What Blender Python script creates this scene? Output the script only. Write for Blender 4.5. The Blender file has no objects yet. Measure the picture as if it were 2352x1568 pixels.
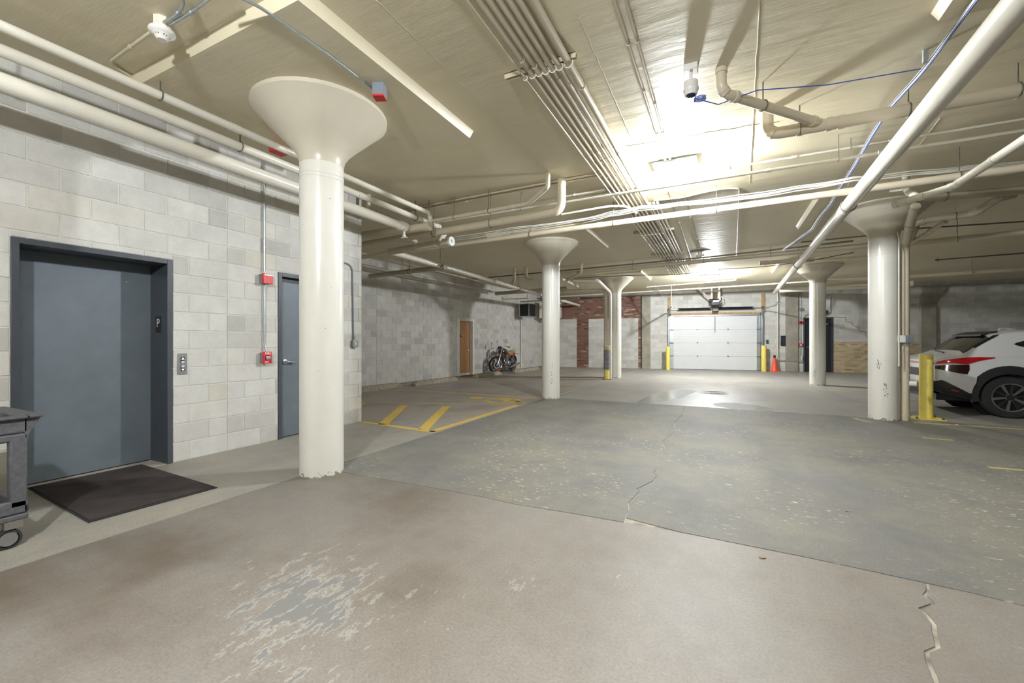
import bpy, math, random
from mathutils import Vector, Matrix
rng = random.Random(11)
sc = bpy.context.scene
col = sc.collection
PI = math.pi
# ------------------------------------------------------------------ camera
F, XV, H = 976.0, 1660.0, 1.305           # focal length in px of the 2352 px frame, vanishing point of the long axis, eye height
TH = math.atan((XV - 1176) / F)
CT, ST = math.cos(TH), math.sin(TH)
cam = bpy.data.objects.new('camera', bpy.data.cameras.new('camera'))
col.objects.link(cam)
cam.data.sensor_width = 36
cam.data.lens = 36 * F / 2352
cam.data.clip_start = .05
cam.location = (0, 0, H)
cam.rotation_euler = (PI / 2, 0, TH)
sc.camera = cam
# ------------------------------------------------------------------ world, exposure
wd = bpy.data.worlds.new('world'); sc.world = wd; wd.use_nodes = True
wd.node_tree.nodes['Background'].inputs[0].default_value = (.5, .52, .55, 1)
wd.node_tree.nodes['Background'].inputs[1].default_value = .02
vs = sc.view_settings
vs.view_transform = 'Standard'; vs.look = 'None'; vs.gamma = 1; vs.use_curve_mapping = False
vs.exposure = 1.3
LAMP_MAIN, LAMP_FAR, LAMP_REAR = 1000, 1600, 1050     # emission of the lamp globes

# ------------------------------------------------------------------ geometry helpers
def ray(px, py):
    u = (px - 1176) / F
    return Vector((u * CT - ST, u * ST + CT, (784 - py) / F))
def Wz(px, py, z):
    d = ray(px, py); return Vector((0, 0, H)) + d * ((z - H) / d.z)
def Wx(px, py, x):
    d = ray(px, py); return Vector((0, 0, H)) + d * (x / d.x)
def Wy(px, py, y):
    d = ray(px, py); return Vector((0, 0, H)) + d * (y / d.y)
class Frame:
    def __init__(s, o, ang):
        s.o = Vector(o); s.a = math.radians(ang); s.r = Matrix.Rotation(s.a, 3, 'Z')
    def w(s, p): return s.o + s.r @ Vector(p)
    def px(s, x, y):                       # pixel on the wall plane -> (u, z)
        d = s.r.inverted() @ ray(x, y); c = s.r.inverted() @ (Vector((0, 0, H)) - s.o)
        q = c + d * (-c.y / d.y); return q.x, q.z
FL = Frame((-5.3, 0, 0), 90)               # lift wall: local x runs along +y, -y faces the room
FF = Frame((-9.125, 5.14, 0), 87.52)       # far left wall
FR = Frame((-5.302, 5.138, 0), 180)        # return wall past the lift corner
FG = Frame((13.9, 24.4, 0), -90)           # right wall
FB = Frame((-9.1, 20.383, 0), 7.829)       # back wall
CEIL = 3.66
ORG = {}
def tag(o, label=None, cat=None, group=None, kind=None):
    if label: o['label'] = label
    if cat: o['category'] = cat
    if group: o['group'] = group
    if kind: o['kind'] = kind
    return o
def org(p):
    while p.parent: p = p.parent
    return ORG.get(p.name, Vector())
def thing(name, label, cat, loc=(0, 0, 0), frame=None, group=None, rz=None, kind=None):
    o = bpy.data.objects.new(name, None); col.objects.link(o); o.empty_display_size = .1
    loc = Vector(loc)
    if rz is not None:
        o.location = loc; o.rotation_euler.z = rz; ORG[o.name] = Vector()
    else:
        o.location = frame.w(loc) if frame else loc
        if frame: o.rotation_euler.z = frame.a
        ORG[o.name] = loc
    return tag(o, label, cat, group, kind)
class MB:
    def __init__(s): s.v, s.f = [], []
    def add(s, vs, fs):
        b = len(s.v); s.v += [Vector(p) for p in vs]; s.f += [tuple(i + b for i in f) for f in fs]; return s
    def box(s, x0, x1, y0, y1, z0, z1, m=None):
        vs = [Vector((x, y, z)) for z in (z0, z1) for y in (y0, y1) for x in (x0, x1)]
        if m: vs = [m @ p for p in vs]
        return s.add(vs, [(0, 2, 3, 1), (4, 5, 7, 6), (0, 1, 5, 4), (2, 6, 7, 3), (0, 4, 6, 2), (1, 3, 7, 5)])
    def cbox(s, c, d, m=None):
        mm = Matrix.Translation(Vector(c)) @ (m.to_4x4() if m else Matrix())
        return s.box(-d[0] / 2, d[0] / 2, -d[1] / 2, d[1] / 2, -d[2] / 2, d[2] / 2, mm)
    def bar(s, p0, p1, w, h, up=(0, 0, 1)):
        p0, p1 = Vector(p0), Vector(p1); d = p1 - p0; L = d.length; d.normalize(); up = Vector(up)
        if abs(d.dot(up)) > .98: up = Vector((1, 0, 0))
        r = d.cross(up).normalized(); u = r.cross(d)
        m = Matrix((d, r, u)).transposed().to_4x4(); m.translation = (p0 + p1) / 2
        return s.box(-L / 2, L / 2, -w / 2, w / 2, -h / 2, h / 2, m)
    def cyl(s, p0, p1, r0, r1=None, n=16): return s.tube([p0, p1], r0, n, r1)
    def tube(s, pts, r, n=12, r1=None, closed=False):
        pts = [Vector(p) for p in pts]; k = len(pts); b = len(s.v)
        tang = []
        for i in range(k):
            if closed: t = pts[(i + 1) % k] - pts[i - 1]
            else: t = pts[min(i + 1, k - 1)] - pts[max(i - 1, 0)]
            tang.append(t.normalized())
        t0 = tang[0]; a = Vector((0, 0, 1)) if abs(t0.z) < .9 else Vector((1, 0, 0))
        nrm = t0.cross(a).normalized()
        for i in range(k):
            if i:
                ax = tang[i - 1].cross(tang[i])
                if ax.length > 1e-7: nrm = Matrix.Rotation(tang[i - 1].angle(tang[i]), 3, ax) @ nrm
            bn = tang[i].cross(nrm)
            rr = r if r1 is None else r + (r1 - r) * i / (k - 1)
            if isinstance(r, (list, tuple)): rr = r[i]
            for j in range(n):
                q = 2 * PI * j / n
                s.v.append(pts[i] + nrm * (rr * math.cos(q)) + bn * (rr * math.sin(q)))
        for i in range(k if closed else k - 1):
            c, d = b + i * n, b + ((i + 1) % k) * n
            for j in range(n): s.f.append((c + j, c + (j + 1) % n, d + (j + 1) % n, d + j))
        if not closed:
            s.f.append(tuple(b + j for j in range(n))[::-1]); s.f.append(tuple(b + (k - 1) * n + j for j in range(n)))
        return s
    def lathe(s, prof, c=(0, 0, 0), n=24, m=None, caps=True):       # prof: (r, h) pairs, axis z unless m turns it
        b = len(s.v); k = len(prof); mm = Matrix.Translation(Vector(c)) @ (m.to_4x4() if m else Matrix())
        for r, h in prof:
            for j in range(n):
                q = 2 * PI * j / n; s.v.append(mm @ Vector((r * math.cos(q), r * math.sin(q), h)))
        for i in range(k - 1):
            for j in range(n):
                s.f.append((b + i * n + j, b + i * n + (j + 1) % n, b + (i + 1) * n + (j + 1) % n, b + (i + 1) * n + j))
        if caps and prof[0][0] > 1e-4: s.f.append(tuple(b + j for j in range(n))[::-1])
        if caps and prof[-1][0] > 1e-4: s.f.append(tuple(b + (k - 1) * n + j for j in range(n)))
        return s
    def sphere(s, c, r, n=16, sc=(1, 1, 1)):
        k = n // 2; prof = [(r * math.sin(PI * i / k), -r * math.cos(PI * i / k)) for i in range(k + 1)]
        return s.lathe([(max(a, 1e-5), b) for a, b in prof], c, n, Matrix.Diagonal(sc))
    def prism(s, poly, a0, a1, ax='z', m=None):          # polygon extruded along an axis; poly in the two other axes
        def p(u, v, a):
            q = {'z': (u, v, a), 'y': (u, a, v), 'x': (a, u, v)}[ax]
            return m @ Vector(q) if m else Vector(q)
        n = len(poly)
        vs = [p(u, v, a0) for u, v in poly] + [p(u, v, a1) for u, v in poly]
        return s.add(vs, [tuple(range(n))[::-1], tuple(range(n, 2 * n))] + [(i, (i + 1) % n, n + (i + 1) % n, n + i) for i in range(n)])
    def build(s, name, mat, parent=None, frame=None, label=None, cat=None, group=None, kind=None, bevel=0, flat=False, loc=None, fix=True):
        me = bpy.data.meshes.new(name)
        if parent: o0 = org(parent)
        elif loc is not None: o0 = Vector(loc)
        else:
            lo = [min(p[i] for p in s.v) for i in range(3)]; hi = [max(p[i] for p in s.v) for i in range(3)]
            o0 = Vector(((lo[0] + hi[0]) / 2, (lo[1] + hi[1]) / 2, lo[2]))
        me.from_pydata([p - o0 for p in s.v], [], s.f)
        if fix:
            import bmesh
            bm = bmesh.new(); bm.from_mesh(me); bmesh.ops.recalc_face_normals(bm, faces=bm.faces); bm.to_mesh(me); bm.free()
        if not flat:
            me.polygons.foreach_set('use_smooth', [True] * len(me.polygons)); me.set_sharp_from_angle(angle=math.radians(38))
        me.materials.append(mat)
        o = bpy.data.objects.new(name, me); col.objects.link(o)
        if parent: o.parent = parent
        else:
            o.location = frame.w(o0) if frame else o0
            if frame: o.rotation_euler.z = frame.a
            ORG[o.name] = o0
        if bevel:
            b = o.modifiers.new('bevel', 'BEVEL'); b.width = bevel; b.segments = 2; b.limit_method = 'ANGLE'; b.angle_limit = math.radians(40)
        return tag(o, label, cat, group, kind)
def fillet(pts, R, n=6):
    pts = [Vector(p) for p in pts]; out = [pts[0]]
    for i in range(1, len(pts) - 1):
        a, b, c = pts[i - 1], pts[i], pts[i + 1]
        t = min(R, (a - b).length * .45, (c - b).length * .45)
        p, q = b + (a - b).normalized() * t, b + (c - b).normalized() * t
        for k in range(n + 1):
            w = k / n; out.append(p * (1 - w) ** 2 + b * 2 * w * (1 - w) + q * w * w)
    return out + [pts[-1]]
def at_len(pts, t):
    L = [(pts[i + 1] - pts[i]).length for i in range(len(pts) - 1)]; d = t * sum(L)
    for i, l in enumerate(L):
        if d <= l or i == len(L) - 1: return pts[i] + (pts[i + 1] - pts[i]) * (d / l), (pts[i + 1] - pts[i]).normalized()
        d -= l
def text_mesh(name, body, size, mat, parent, m, depth=.001):      # m: matrix in the parent's authoring coordinates
    cu = bpy.data.curves.new(name, 'FONT'); cu.body = body; cu.size = size; cu.align_x = 'CENTER'; cu.align_y = 'CENTER'; cu.extrude = depth
    t = bpy.data.objects.new(name, cu); col.objects.link(t)
    me = bpy.data.meshes.new_from_object(t.evaluated_get(bpy.context.evaluated_depsgraph_get()))
    bpy.data.objects.remove(t)
    mm = Matrix.Translation(-org(parent)) @ m
    me.transform(mm); me.materials.clear(); me.materials.append(mat)
    o = bpy.data.objects.new(name, me); col.objects.link(o); o.parent = parent; return o
def dup(root, loc, rz=None, label=None, group=None):
    r = root.copy(); col.objects.link(r); r.location = loc
    if rz is not None: r.rotation_euler.z = rz
    ORG[r.name] = Vector(loc)
    if label: r['label'] = label
    if group: r['group'] = group
    for ch in list(root.children):
        c = ch.copy(); col.objects.link(c); c.parent = r
        for g in list(ch.children):
            d = g.copy(); col.objects.link(d); d.parent = c
    return r

# ------------------------------------------------------------------ materials
def nt(name):
    m = bpy.data.materials.new(name); m.use_nodes = True
    t = m.node_tree; b = t.nodes['Principled BSDF']; return m, t, b
def nd(t, kind, **kw):
    n = t.nodes.new(kind)
    for k, v in kw.items():
        if k[0] == 'i' and k[1:].isdigit(): n.inputs[int(k[1:])].default_value = v
        else: setattr(n, k, v)
    return n
def noise(t, scale, detail=6, rough=.6, vec=None):
    n = nd(t, 'ShaderNodeTexNoise'); n.inputs['Scale'].default_value = scale; n.inputs['Detail'].default_value = detail; n.inputs['Roughness'].default_value = rough
    if vec: t.links.new(vec, n.inputs['Vector'])
    return n.outputs['Fac']
def ramp(t, fac, stops):
    n = nd(t, 'ShaderNodeValToRGB'); t.links.new(fac, n.inputs[0]); e = n.color_ramp.elements
    while len(e) < len(stops): e.new(.5)
    for x, (p, c) in zip(e, stops): x.position = p; x.color = (c[0], c[1], c[2], 1) if isinstance(c, (list, tuple)) else (c, c, c, 1)
    return n.outputs[0]
def mix(t, fac, a, b, mode='MIX'):
    n = nd(t, 'ShaderNodeMix', data_type='RGBA', blend_type=mode)
    for s, v in ((0, fac), (6, a), (7, b)):
        if hasattr(v, 'is_linked') or hasattr(v, 'links'): t.links.new(v, n.inputs[s])
        else: n.inputs[s].default_value = (v if not isinstance(v, tuple) else (*v, 1)) if s else v
    return n.outputs[2]
def mth(t, op, a, b=0.):
    n = nd(t, 'ShaderNodeMath', operation=op)
    for i, v in enumerate((a, b)):
        if hasattr(v, 'links'): t.links.new(v, n.inputs[i])
        else: n.inputs[i].default_value = v
    return n.outputs[0]
def bump(t, b, h, strength, dist=.01):
    n = nd(t, 'ShaderNodeBump'); n.inputs['Strength'].default_value = strength; n.inputs['Distance'].default_value = dist
    t.links.new(h, n.inputs['Height']); t.links.new(n.outputs[0], b.inputs['Normal'])
def pos(t): return nd(t, 'ShaderNodeNewGeometry').outputs['Position']
def M(name, c, rough=.5, metal=0, var=.08, vs=5, bp=0, bs=60, coat=0, rand=0, island=0, emit=0, spec=.5):
    m, t, b = nt(name)
    b.inputs['Roughness'].default_value = rough; b.inputs['Metallic'].default_value = metal
    b.inputs['Specular IOR Level'].default_value = spec; b.inputs['Coat Weight'].default_value = coat; b.inputs['Coat Roughness'].default_value = .08
    lo = tuple(x * (1 - var) for x in c); hi = tuple(min(1, x * (1 + var)) for x in c)
    p = pos(t)
    out = ramp(t, noise(t, vs, 6, .6, p), [(.3, lo), (.7, hi)])
    if rand or island:
        src = nd(t, 'ShaderNodeObjectInfo').outputs['Random'] if rand else nd(t, 'ShaderNodeNewGeometry').outputs['Random Per Island']
        k = rand or island
        out = mix(t, 1., out, ramp(t, src, [(0, 1 - k), (1, 1 + k)]), 'MULTIPLY')
    t.links.new(out, b.inputs['Base Color'])
    if bp: bump(t, b, noise(t, bs, 4, .6, p), bp)
    if emit: b.inputs['Emission Color'].default_value = (*c, 1); b.inputs['Emission Strength'].default_value = emit
    return m
# painted beige pipes, columns
m_pipe = M('pipe_paint', (.60, .53, .40), .32, var=.05, vs=3, bp=.03, bs=30)
m_white = M('white_pipe_paint', (.72, .685, .59), .22, var=.04, vs=3, bp=.02, bs=30)
m_dkpipe = M('dull_pipe_paint', (.44, .39, .29), .45, var=.08, vs=4)
m_galv = M('galvanised', (.50, .54, .55), .38, .85, var=.12, vs=20)
m_steel = M('steel_bright', (.62, .63, .64), .28, 1, var=.06, vs=20)
m_rod = M('hanger_rod', (.17, .16, .13), .5, .6, var=.1)
m_black = M('black', (.012, .013, .014), .4, var=.1)
m_rubber = M('rubber', (.02, .02, .021), .75, var=.15, vs=30)
m_dark = M('dark_grey_paint', (.06, .069, .082), .42, var=.10, vs=9, bp=.012, bs=300)
m_doorpnl = M('lift_door_paint', (.145, .172, .20), .5, .15, var=.10, vs=4, bp=.01, bs=200)
m_red = M('fire_red', (.62, .03, .028), .4, var=.05)
m_redp = M('red_pull', (.70, .03, .045), .35, var=.03)
m_wtext = M('white_print', (.85, .85, .83), .5, var=.01)
m_yel = M('bollard_yellow', (.92, .76, .17), .45, var=.08, vs=8, bp=.02)
m_wood = None
m_orange = M('cone_orange', (.95, .12, .05), .45, var=.04)
m_wire = M('white_cable', (.78, .76, .70), .5, var=.04)
m_blue = M('blue_cable', (.05, .10, .42), .5, var=.1)
m_alum = M('brushed_plate', (.36, .36, .36), .38, .8, var=.06, vs=60)
m_plastic = M('white_plastic', (.78, .76, .72), .4, var=.03)
m_grey = M('grey_box', (.20, .23, .26), .45, var=.06)
m_timber = M('timber', (.46, .30, .13), .6, var=.25, vs=14)
m_cart = M('cart_plastic', (.085, .085, .095), .55, var=.28, vs=38, bp=.08, bs=90)
def wood():
    m, t, b = nt('oak_door'); p = pos(t)
    mp = nd(t, 'ShaderNodeMapping'); mp.inputs['Scale'].default_value = (9, 9, .7); t.links.new(p, mp.inputs[0])
    c = ramp(t, noise(t, 3, 8, .6, mp.outputs[0]), [(.3, (.40, .19, .075)), (.7, (.54, .28, .12))])
    t.links.new(c, b.inputs['Base Color']); b.inputs['Roughness'].default_value = .4; return m
m_oak = wood()
def block_mat(name, dark, light, stain, island=False):
    m, t, b = nt(name); p = pos(t)
    src = (nd(t, 'ShaderNodeNewGeometry').outputs['Random Per Island'] if island else nd(t, 'ShaderNodeObjectInfo').outputs['Random'])
    base = ramp(t, src, [(0, dark), (.18, tuple(d * .45 + l * .55 for d, l in zip(dark, light))), (.55, light), (.86, tuple(min(1, x * 1.06) for x in light)), (1, stain)])
    out = mix(t, .8, base, ramp(t, noise(t, 3.2, 8, .7, p), [(.25, .80), (.75, 1.12)]), 'MULTIPLY')
    sp = ramp(t, noise(t, 90, 3, .7, p), [(.30, .55), (.40, 1.)])
    out = mix(t, .55, out, sp, 'MULTIPLY')
    t.links.new(out, b.inputs['Base Color']); b.inputs['Roughness'].default_value = .82
    bump(t, b, noise(t, 120, 4, .7, p), .25, .006); return m
m_cmu = block_mat('concrete_block', (.47, .458, .425), (.61, .60, .565), (.60, .575, .50))
m_cmu_s = block_mat('concrete_block_many', (.47, .455, .42), (.60, .59, .555), (.59, .56, .48), True)
m_cmu_b = block_mat('painted_block', (.52, .51, .47), (.66, .65, .61), (.62, .60, .55))
m_cmu_bs = block_mat('painted_block_many', (.52, .51, .47), (.66, .65, .61), (.62, .60, .55), True)
m_brick = block_mat('red_brick', (.11, .055, .042), (.25, .125, .09), (.55, .42, .30), True)
m_tan = block_mat('tan_brick', (.36, .26, .14), (.62, .49, .29), (.68, .60, .42), True)
m_mortar = M('mortar', (.60, .585, .54), .9, var=.08, vs=12, bp=.1)
m_mortar_d = M('brick_mortar', (.22, .19, .16), .9, var=.15, vs=12)
m_conc = M('pilaster_concrete', (.34, .315, .26), .85, var=.22, vs=2.5, bp=.1, bs=30)
m_kerb = M('wheel_stop_concrete', (.34, .30, .23), .9, var=.3, vs=9, bp=.4, bs=50)
def ceil_mat():
    m, t, b = nt('ceiling_paint'); p = pos(t)
    mp = nd(t, 'ShaderNodeMapping'); mp.inputs['Scale'].default_value = (1, 4.5, 1); t.links.new(p, mp.inputs[0])
    c = ramp(t, noise(t, 1.3, 6, .6, p), [(.3, (.665, .595, .425)), (.7, (.73, .66, .48))])
    t.links.new(c, b.inputs['Base Color']); b.inputs['Roughness'].default_value = .5
    h = mth(t, 'ADD', noise(t, 1.4, 4, .55, mp.outputs[0]), mth(t, 'MULTIPLY', noise(t, 25, 4, .7, mp.outputs[0]), .06))
    fl = ramp(t, noise(t, 2.2, 8, .75, mp.outputs[0]), [(.62, 0.), (.66, 1.)])
    h = mth(t, 'ADD', h, mth(t, 'MULTIPLY', mth(t, 'MULTIPLY', fl, noise(t, 18, 4, .7, mp.outputs[0])), .16))
    bump(t, b, h, .22, .03); return m
m_ceil = ceil_mat()
m_drop = m_ceil
m_seam = M('ceiling_seam', (.66, .61, .49), .4, var=.05)
def col_mat():
    m, t, b = nt('column_paint'); p = pos(t)
    sep = nd(t, 'ShaderNodeSeparateXYZ'); t.links.new(p, sep.inputs[0])
    base = ramp(t, noise(t, 2.5, 6, .6, p), [(.3, (.735, .715, .645)), (.7, (.785, .77, .705))])
    # chipped paint just above the floor, small nicks higher up
    zf = ramp(t, sep.outputs[2], [(0., 1.), (.09, 0.)])
    chip = mth(t, 'GREATER_THAN', mth(t, 'ADD', noise(t, 18, 5, .7, p), mth(t, 'MULTIPLY', zf, .20)), .70)
    base = mix(t, chip, base, (.30, .25, .17))
    nick = mth(t, 'GREATER_THAN', noise(t, 32, 3, .6, p), .745)
    base = mix(t, mth(t, 'MULTIPLY', nick, .75), base, (.20, .18, .15))
    t.links.new(base, b.inputs['Base Color']); b.inputs['Roughness'].default_value = .26
    bump(t, b, mth(t, 'SUBTRACT', mth(t, 'MULTIPLY', noise(t, 6, 5, .6, p), .5), mth(t, 'MULTIPLY', chip, .25)), .25, .02); return m
m_col = col_mat()
m_capital = M('capital_bounce_beige', (.62, .57, .455), .3, var=.04, vs=3, bp=.05, bs=8)  # beiger than the shaft: ceiling colour bounce put into the base colour
m_scuff = M('scuff', (.22, .20, .175), .7, var=.3, vs=40)
def floor_mat(name, c0, c1, warm, warm_amt, patch=None, patch_amt=.6, fleck=0., rough=.55):
    m, t, b = nt(name); p = pos(t)
    mp = nd(t, 'ShaderNodeMapping'); mp.inputs['Scale'].default_value = (1.6, .55, 1); t.links.new(p, mp.inputs[0])
    q = mp.outputs[0]
    out = ramp(t, noise(t, 1.1, 8, .62, q), [(.32, c0), (.68, c1)])
    if patch:
        sx = nd(t, 'ShaderNodeSeparateXYZ'); t.links.new(p, sx.inputs[0])
        lf = ramp(t, mth(t, 'ADD', mth(t, 'MULTIPLY', sx.outputs[0], .25), mth(t, 'ADD', noise(t, 1.2, 6, .65, p), .45)), [(.25, 1.), (.62, 0.)])
        out = mix(t, lf, out, (.132, .108, .082))
    wf = ramp(t, noise(t, .8, 7, .65, p), [(.5 - .2 * warm_amt, 0.), (.72 - .2 * warm_amt, 1. if not patch else .55)])
    out = mix(t, wf, out, warm)
    out = mix(t, .75, out, ramp(t, noise(t, 70, 5, .8, p), [(.3, .66), (.7, 1.30)]), 'MULTIPLY')
    out = mix(t, .35, out, ramp(t, noise(t, 9, 6, .7, p), [(.3, .8), (.7, 1.15)]), 'MULTIPLY')
    h = noise(t, 45, 5, .7, p)
    if patch:                                # flaked coating: bare grey islands with a pale rim
        pn = mth(t, 'ADD', mth(t, 'MULTIPLY', noise(t, 1.15, 3, .5, p), .40), mth(t, 'MULTIPLY', noise(t, 7.5, 8, .68, q), .60))
        for (cx_, cy_, rad, amt) in ((-1.62, 1.66, .5, .085), (-1.85, 1.27, .45, .085), (-.62, 2.1, .25, .06), (-.3, 2.45, .2, .04), (-1.1, .9, .3, .05)):     # where the coating has flaked
            dn = nd(t, 'ShaderNodeVectorMath', operation='DISTANCE'); t.links.new(p, dn.inputs[0]); dn.inputs[1].default_value = (cx_, cy_, 0)
            pn = mth(t, 'ADD', pn, ramp(t, mth(t, 'DIVIDE', dn.outputs['Value'], rad * 2), [(0., amt), (1., 0.)]))
        rim = ramp(t, pn, [(patch_amt - .02, 0.), (patch_amt, 1.)]); core = ramp(t, pn, [(patch_amt + .006, 0.), (patch_amt + .014, 1.)])
        out = mix(t, mth(t, 'MULTIPLY', rim, .5), out, (.52, .50, .46)); out = mix(t, core, out, patch)
        h = mth(t, 'SUBTRACT', mth(t, 'MULTIPLY', h, .5), mth(t, 'MULTIPLY', core, .5))
    if fleck:
        mf = nd(t, 'ShaderNodeMapping'); mf.inputs['Scale'].default_value = (.42, 1, 1); t.links.new(p, mf.inputs[0])
        f1 = mth(t, 'GREATER_THAN', noise(t, 30, 3, .6, mf.outputs[0]), .635)
        f2 = ramp(t, noise(t, .7, 4, .6, p), [(.46, 0.), (.58, 1.)])
        out = mix(t, mth(t, 'MULTIPLY', mth(t, 'MULTIPLY', f1, f2), fleck), out, (.56, .52, .43))
    t.links.new(out, b.inputs['Base Color']); b.inputs['Roughness'].default_value = rough
    bump(t, b, h, .22, .006); return m
m_fl_near = floor_mat('floor_brown_coating', (.195, .166, .14), (.26, .23, .20), (.275, .258, .245), .7, (.195, .193, .19), .655)
m_fl_mid = floor_mat('floor_grey_coating', (.138, .135, .130), (.183, .179, .172), (.222, .208, .172), .42, fleck=.85, rough=.68)
m_fl_strip = floor_mat('floor_walk_strip', (.235, .222, .195), (.33, .312, .275), (.34, .315, .265), .4)
m_fl_left = floor_mat('floor_left_bays', (.215, .203, .186), (.345, .333, .312), (.36, .31, .255), .6, rough=.55)
m_fl_far = floor_mat('floor_far_bays', (.24, .233, .222), (.335, .327, .312), (.36, .335, .295), .45, rough=.48)
m_joint = M('joint_filler', (.36, .33, .27), .9, var=.6, vs=7)
def paint_mat():
    m, t, b = nt('yellow_floor_paint'); p = pos(t)
    b.inputs['Base Color'].default_value = (.66, .45, .08, 1); b.inputs['Roughness'].default_value = .6
    c = ramp(t, noise(t, 14, 6, .7, p), [(.30, (.42, .37, .25)), (.42, (.62, .43, .09)), (.7, (.74, .52, .10))])
    t.links.new(c, b.inputs['Base Color']); return m
m_fpaint = paint_mat()
m_fpaint_w = M('worn_yellow_paint', (.50, .40, .17), .65, var=.25, vs=12)
def mat_mat():
    m, t, b = nt('mat_carpet'); p = pos(t)
    c = ramp(t, noise(t, 3, 5, .6, p), [(.3, (.020, .014, .014)), (.7, (.052, .038, .037))])
    f = mth(t, 'GREATER_THAN', noise(t, 70, 2, .5, p), .76)
    c = mix(t, f, c, (.30, .28, .24))
    t.links.new(c, b.inputs['Base Color']); b.inputs['Roughness'].default_value = .95
    bump(t, b, noise(t, 400, 2, .5, p), .5, .004); return m
m_mat = mat_mat()
# ================================================================== THE SETTING
# ---- floor: a filler bed with separate cast slabs on it
floor = MB().box(-9.6, 14.2, -8.2, 24.5, -.2, -.005).build('floor', m_joint, label='worn concrete garage floor cast in separate slabs', kind='structure', loc=(0, 0, 0))
def slab(poly, mat, label=None):
    return MB().prism(poly, -.02, 0, 'z').build('slab', mat, floor, label=label, flat=True)
def wob(p0, p1, n, amp, seed):
    r = random.Random(seed); out = []
    for i in range(n + 1):
        w = i / n; e = 0 if i in (0, n) else 1
        out.append((p0[0] + (p1[0] - p0[0]) * w + e * r.uniform(-amp, amp), p0[1] + (p1[1] - p0[1]) * w + e * r.uniform(-amp, amp)))
    return out
g = .006
XA, XB, XC, XD = -9.55, -3.675, 2.52, 14.1
Y0, Y1, Y2, Y3, Y4 = -8.1, 3.1, 9.28, 15.55, 24.4
J2 = [Wz(x, y, 0).xy for x, y in ((683, 1066), (783, 1083), (1000, 1121), (1100, 1139), (1180, 1157), (1300, 1176), (1432, 1199), (1560, 1221), (1700, 1249), (1860, 1281), (2000, 1311), (2125, 1338), (2240, 1363), (2352, 1391))]
J2 = [(XB + g, J2[0][1] - .02)] + [tuple(p) for p in J2[1:]] + [(XC - g, Y1 + .03)]
crk = [Wz(x, y, 0).xy for x, y in ((2126, 1339), (2130, 1356), (2121, 1366), (2136, 1378), (2140, 1386), (2112, 1396), (2128, 1412), (2142, 1430), (2144, 1452), (2152, 1484), (2126, 1495), (2130, 1520), (2142, 1545), (2148, 1568))]
crk = [tuple(p) for p in crk] + [(.72, 1.9), (.70, 1.2), (.76, .3), (.71, -1), (.75, -4), (.72, Y0)]
k = 11                                                        # index of the crack's start on J2
lo = [(x, y - .007) for x, y in J2]; hi = [(x, y + .006) for x, y in J2]
slab([(XB + g, Y0)] + lo[:k + 1] + [(x - .006, y) for x, y in crk[1:]], m_fl_near, 'brown worn coating with bare grey patches')
slab([(x + .012, y - .004) for x, y in crk] [::-1] + lo[k + 1:] + [(XC - g, Y0)], m_fl_near)
ck2 = [Wz(x, y, 0).xy for x, y in ((1432, 1198), (1436, 1188), (1445, 1165), (1443, 1155), (1468, 1130), (1463, 1122), (1500, 1104), (1508, 1094), (1502, 1085), (1513, 1070), (1511, 1058), (1527, 1028), (1522, 1014))]
ck2 = [tuple(p) for p in ck2] + [(-.62, 6.6), (-.70, 7.3), (-.64, 8.2), (-.7, Y2 - g)]
slab(hi[:7] + [(x - .004, y) for x, y in ck2[1:]] + [(XB + g, Y2 - g)], m_fl_mid, 'grey worn driving lane slab')
slab([(x + .004, y) for x, y in ck2[::-1][:-1]] + hi[7:] + [(XC - g, Y2 - g)], m_fl_mid)
slab([(-5.95, -8.1), (XB - g, -8.1), (XB - g, 5.05), (-5.95, 5.05)], m_fl_strip, 'pale walkway strip along the lift wall')
slab([(-9.55, 5.062), (XB - g, 5.062), (XB - g, Y2 - g), (-9.55, Y2 - g)], m_fl_left)
slab([(-9.55, Y2 + g), (XB - g, Y2 + g), (XB - g, Y3 - g), (-9.55, Y3 - g)], m_fl_left)
slab([(-9.55, Y3 + g), (XB - g, Y3 + g), (XB - g, Y4), (-9.55, Y4)], m_fl_left)
slab([(XB + g, Y2 + g), (XC - g, Y2 + g), (XC - g, Y3 - g), (XB + g, Y3 - g)], m_fl_far)
slab([(XB + g, Y3 + g), (XC - g, Y3 + g), (XC - g, Y4), (XB + g, Y4)], m_fl_far)
slab([(XC + g, Y0), (XD, Y0), (XD, 3.2), (XC + g, 3.2)], m_fl_mid)
slab([(XC + g, 3.212), (XD, 3.212), (XD, Y2 - g), (XC + g, Y2 - g)], m_fl_mid)
slab([(XC + g, Y2 + g), (XD, Y2 + g), (XD, Y3 - g), (XC + g, Y3 - g)], m_fl_far)
slab([(XC + g, Y3 + g), (XD, Y3 + g), (XD, Y4), (XC + g, Y4)], m_fl_far)
# yellow markings: film of paint on the slabs
def stripe(a, b, w, mat=m_fpaint, label=None):
    a, b = Vector((a[0], a[1])), Vector((b[0], b[1])); d = (b - a).normalized(); n = Vector((-d.y, d.x)) * w / 2
    return MB().prism([tuple(a - n), tuple(b - n), tuple(b + n), tuple(a + n)], .0003, .0022).build('paint_line', mat, floor, label=label, flat=True)
stripe((-5.27, 5.10), (-3.73, 5.0), .10)
stripe((-3.78, 4.98), (-3.78, 8.02), .10)
stripe((-3.74, 7.98), (-7.0, 6.62), .07, m_fpaint_w)
stripe((-4.78, 5.08), (-5.86, 6.84), .16)
stripe((-3.98, 5.06), (-4.98, 7.08), .16)
stripe((-5.9, 5.3), (-6.95, 6.78), .16)
stripe((-3.85, 9.05), (-8.0, 9.0), .075)
stripe((-4.0, 12.2), (-8.0, 12.1), .075, m_fpaint_w)
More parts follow.
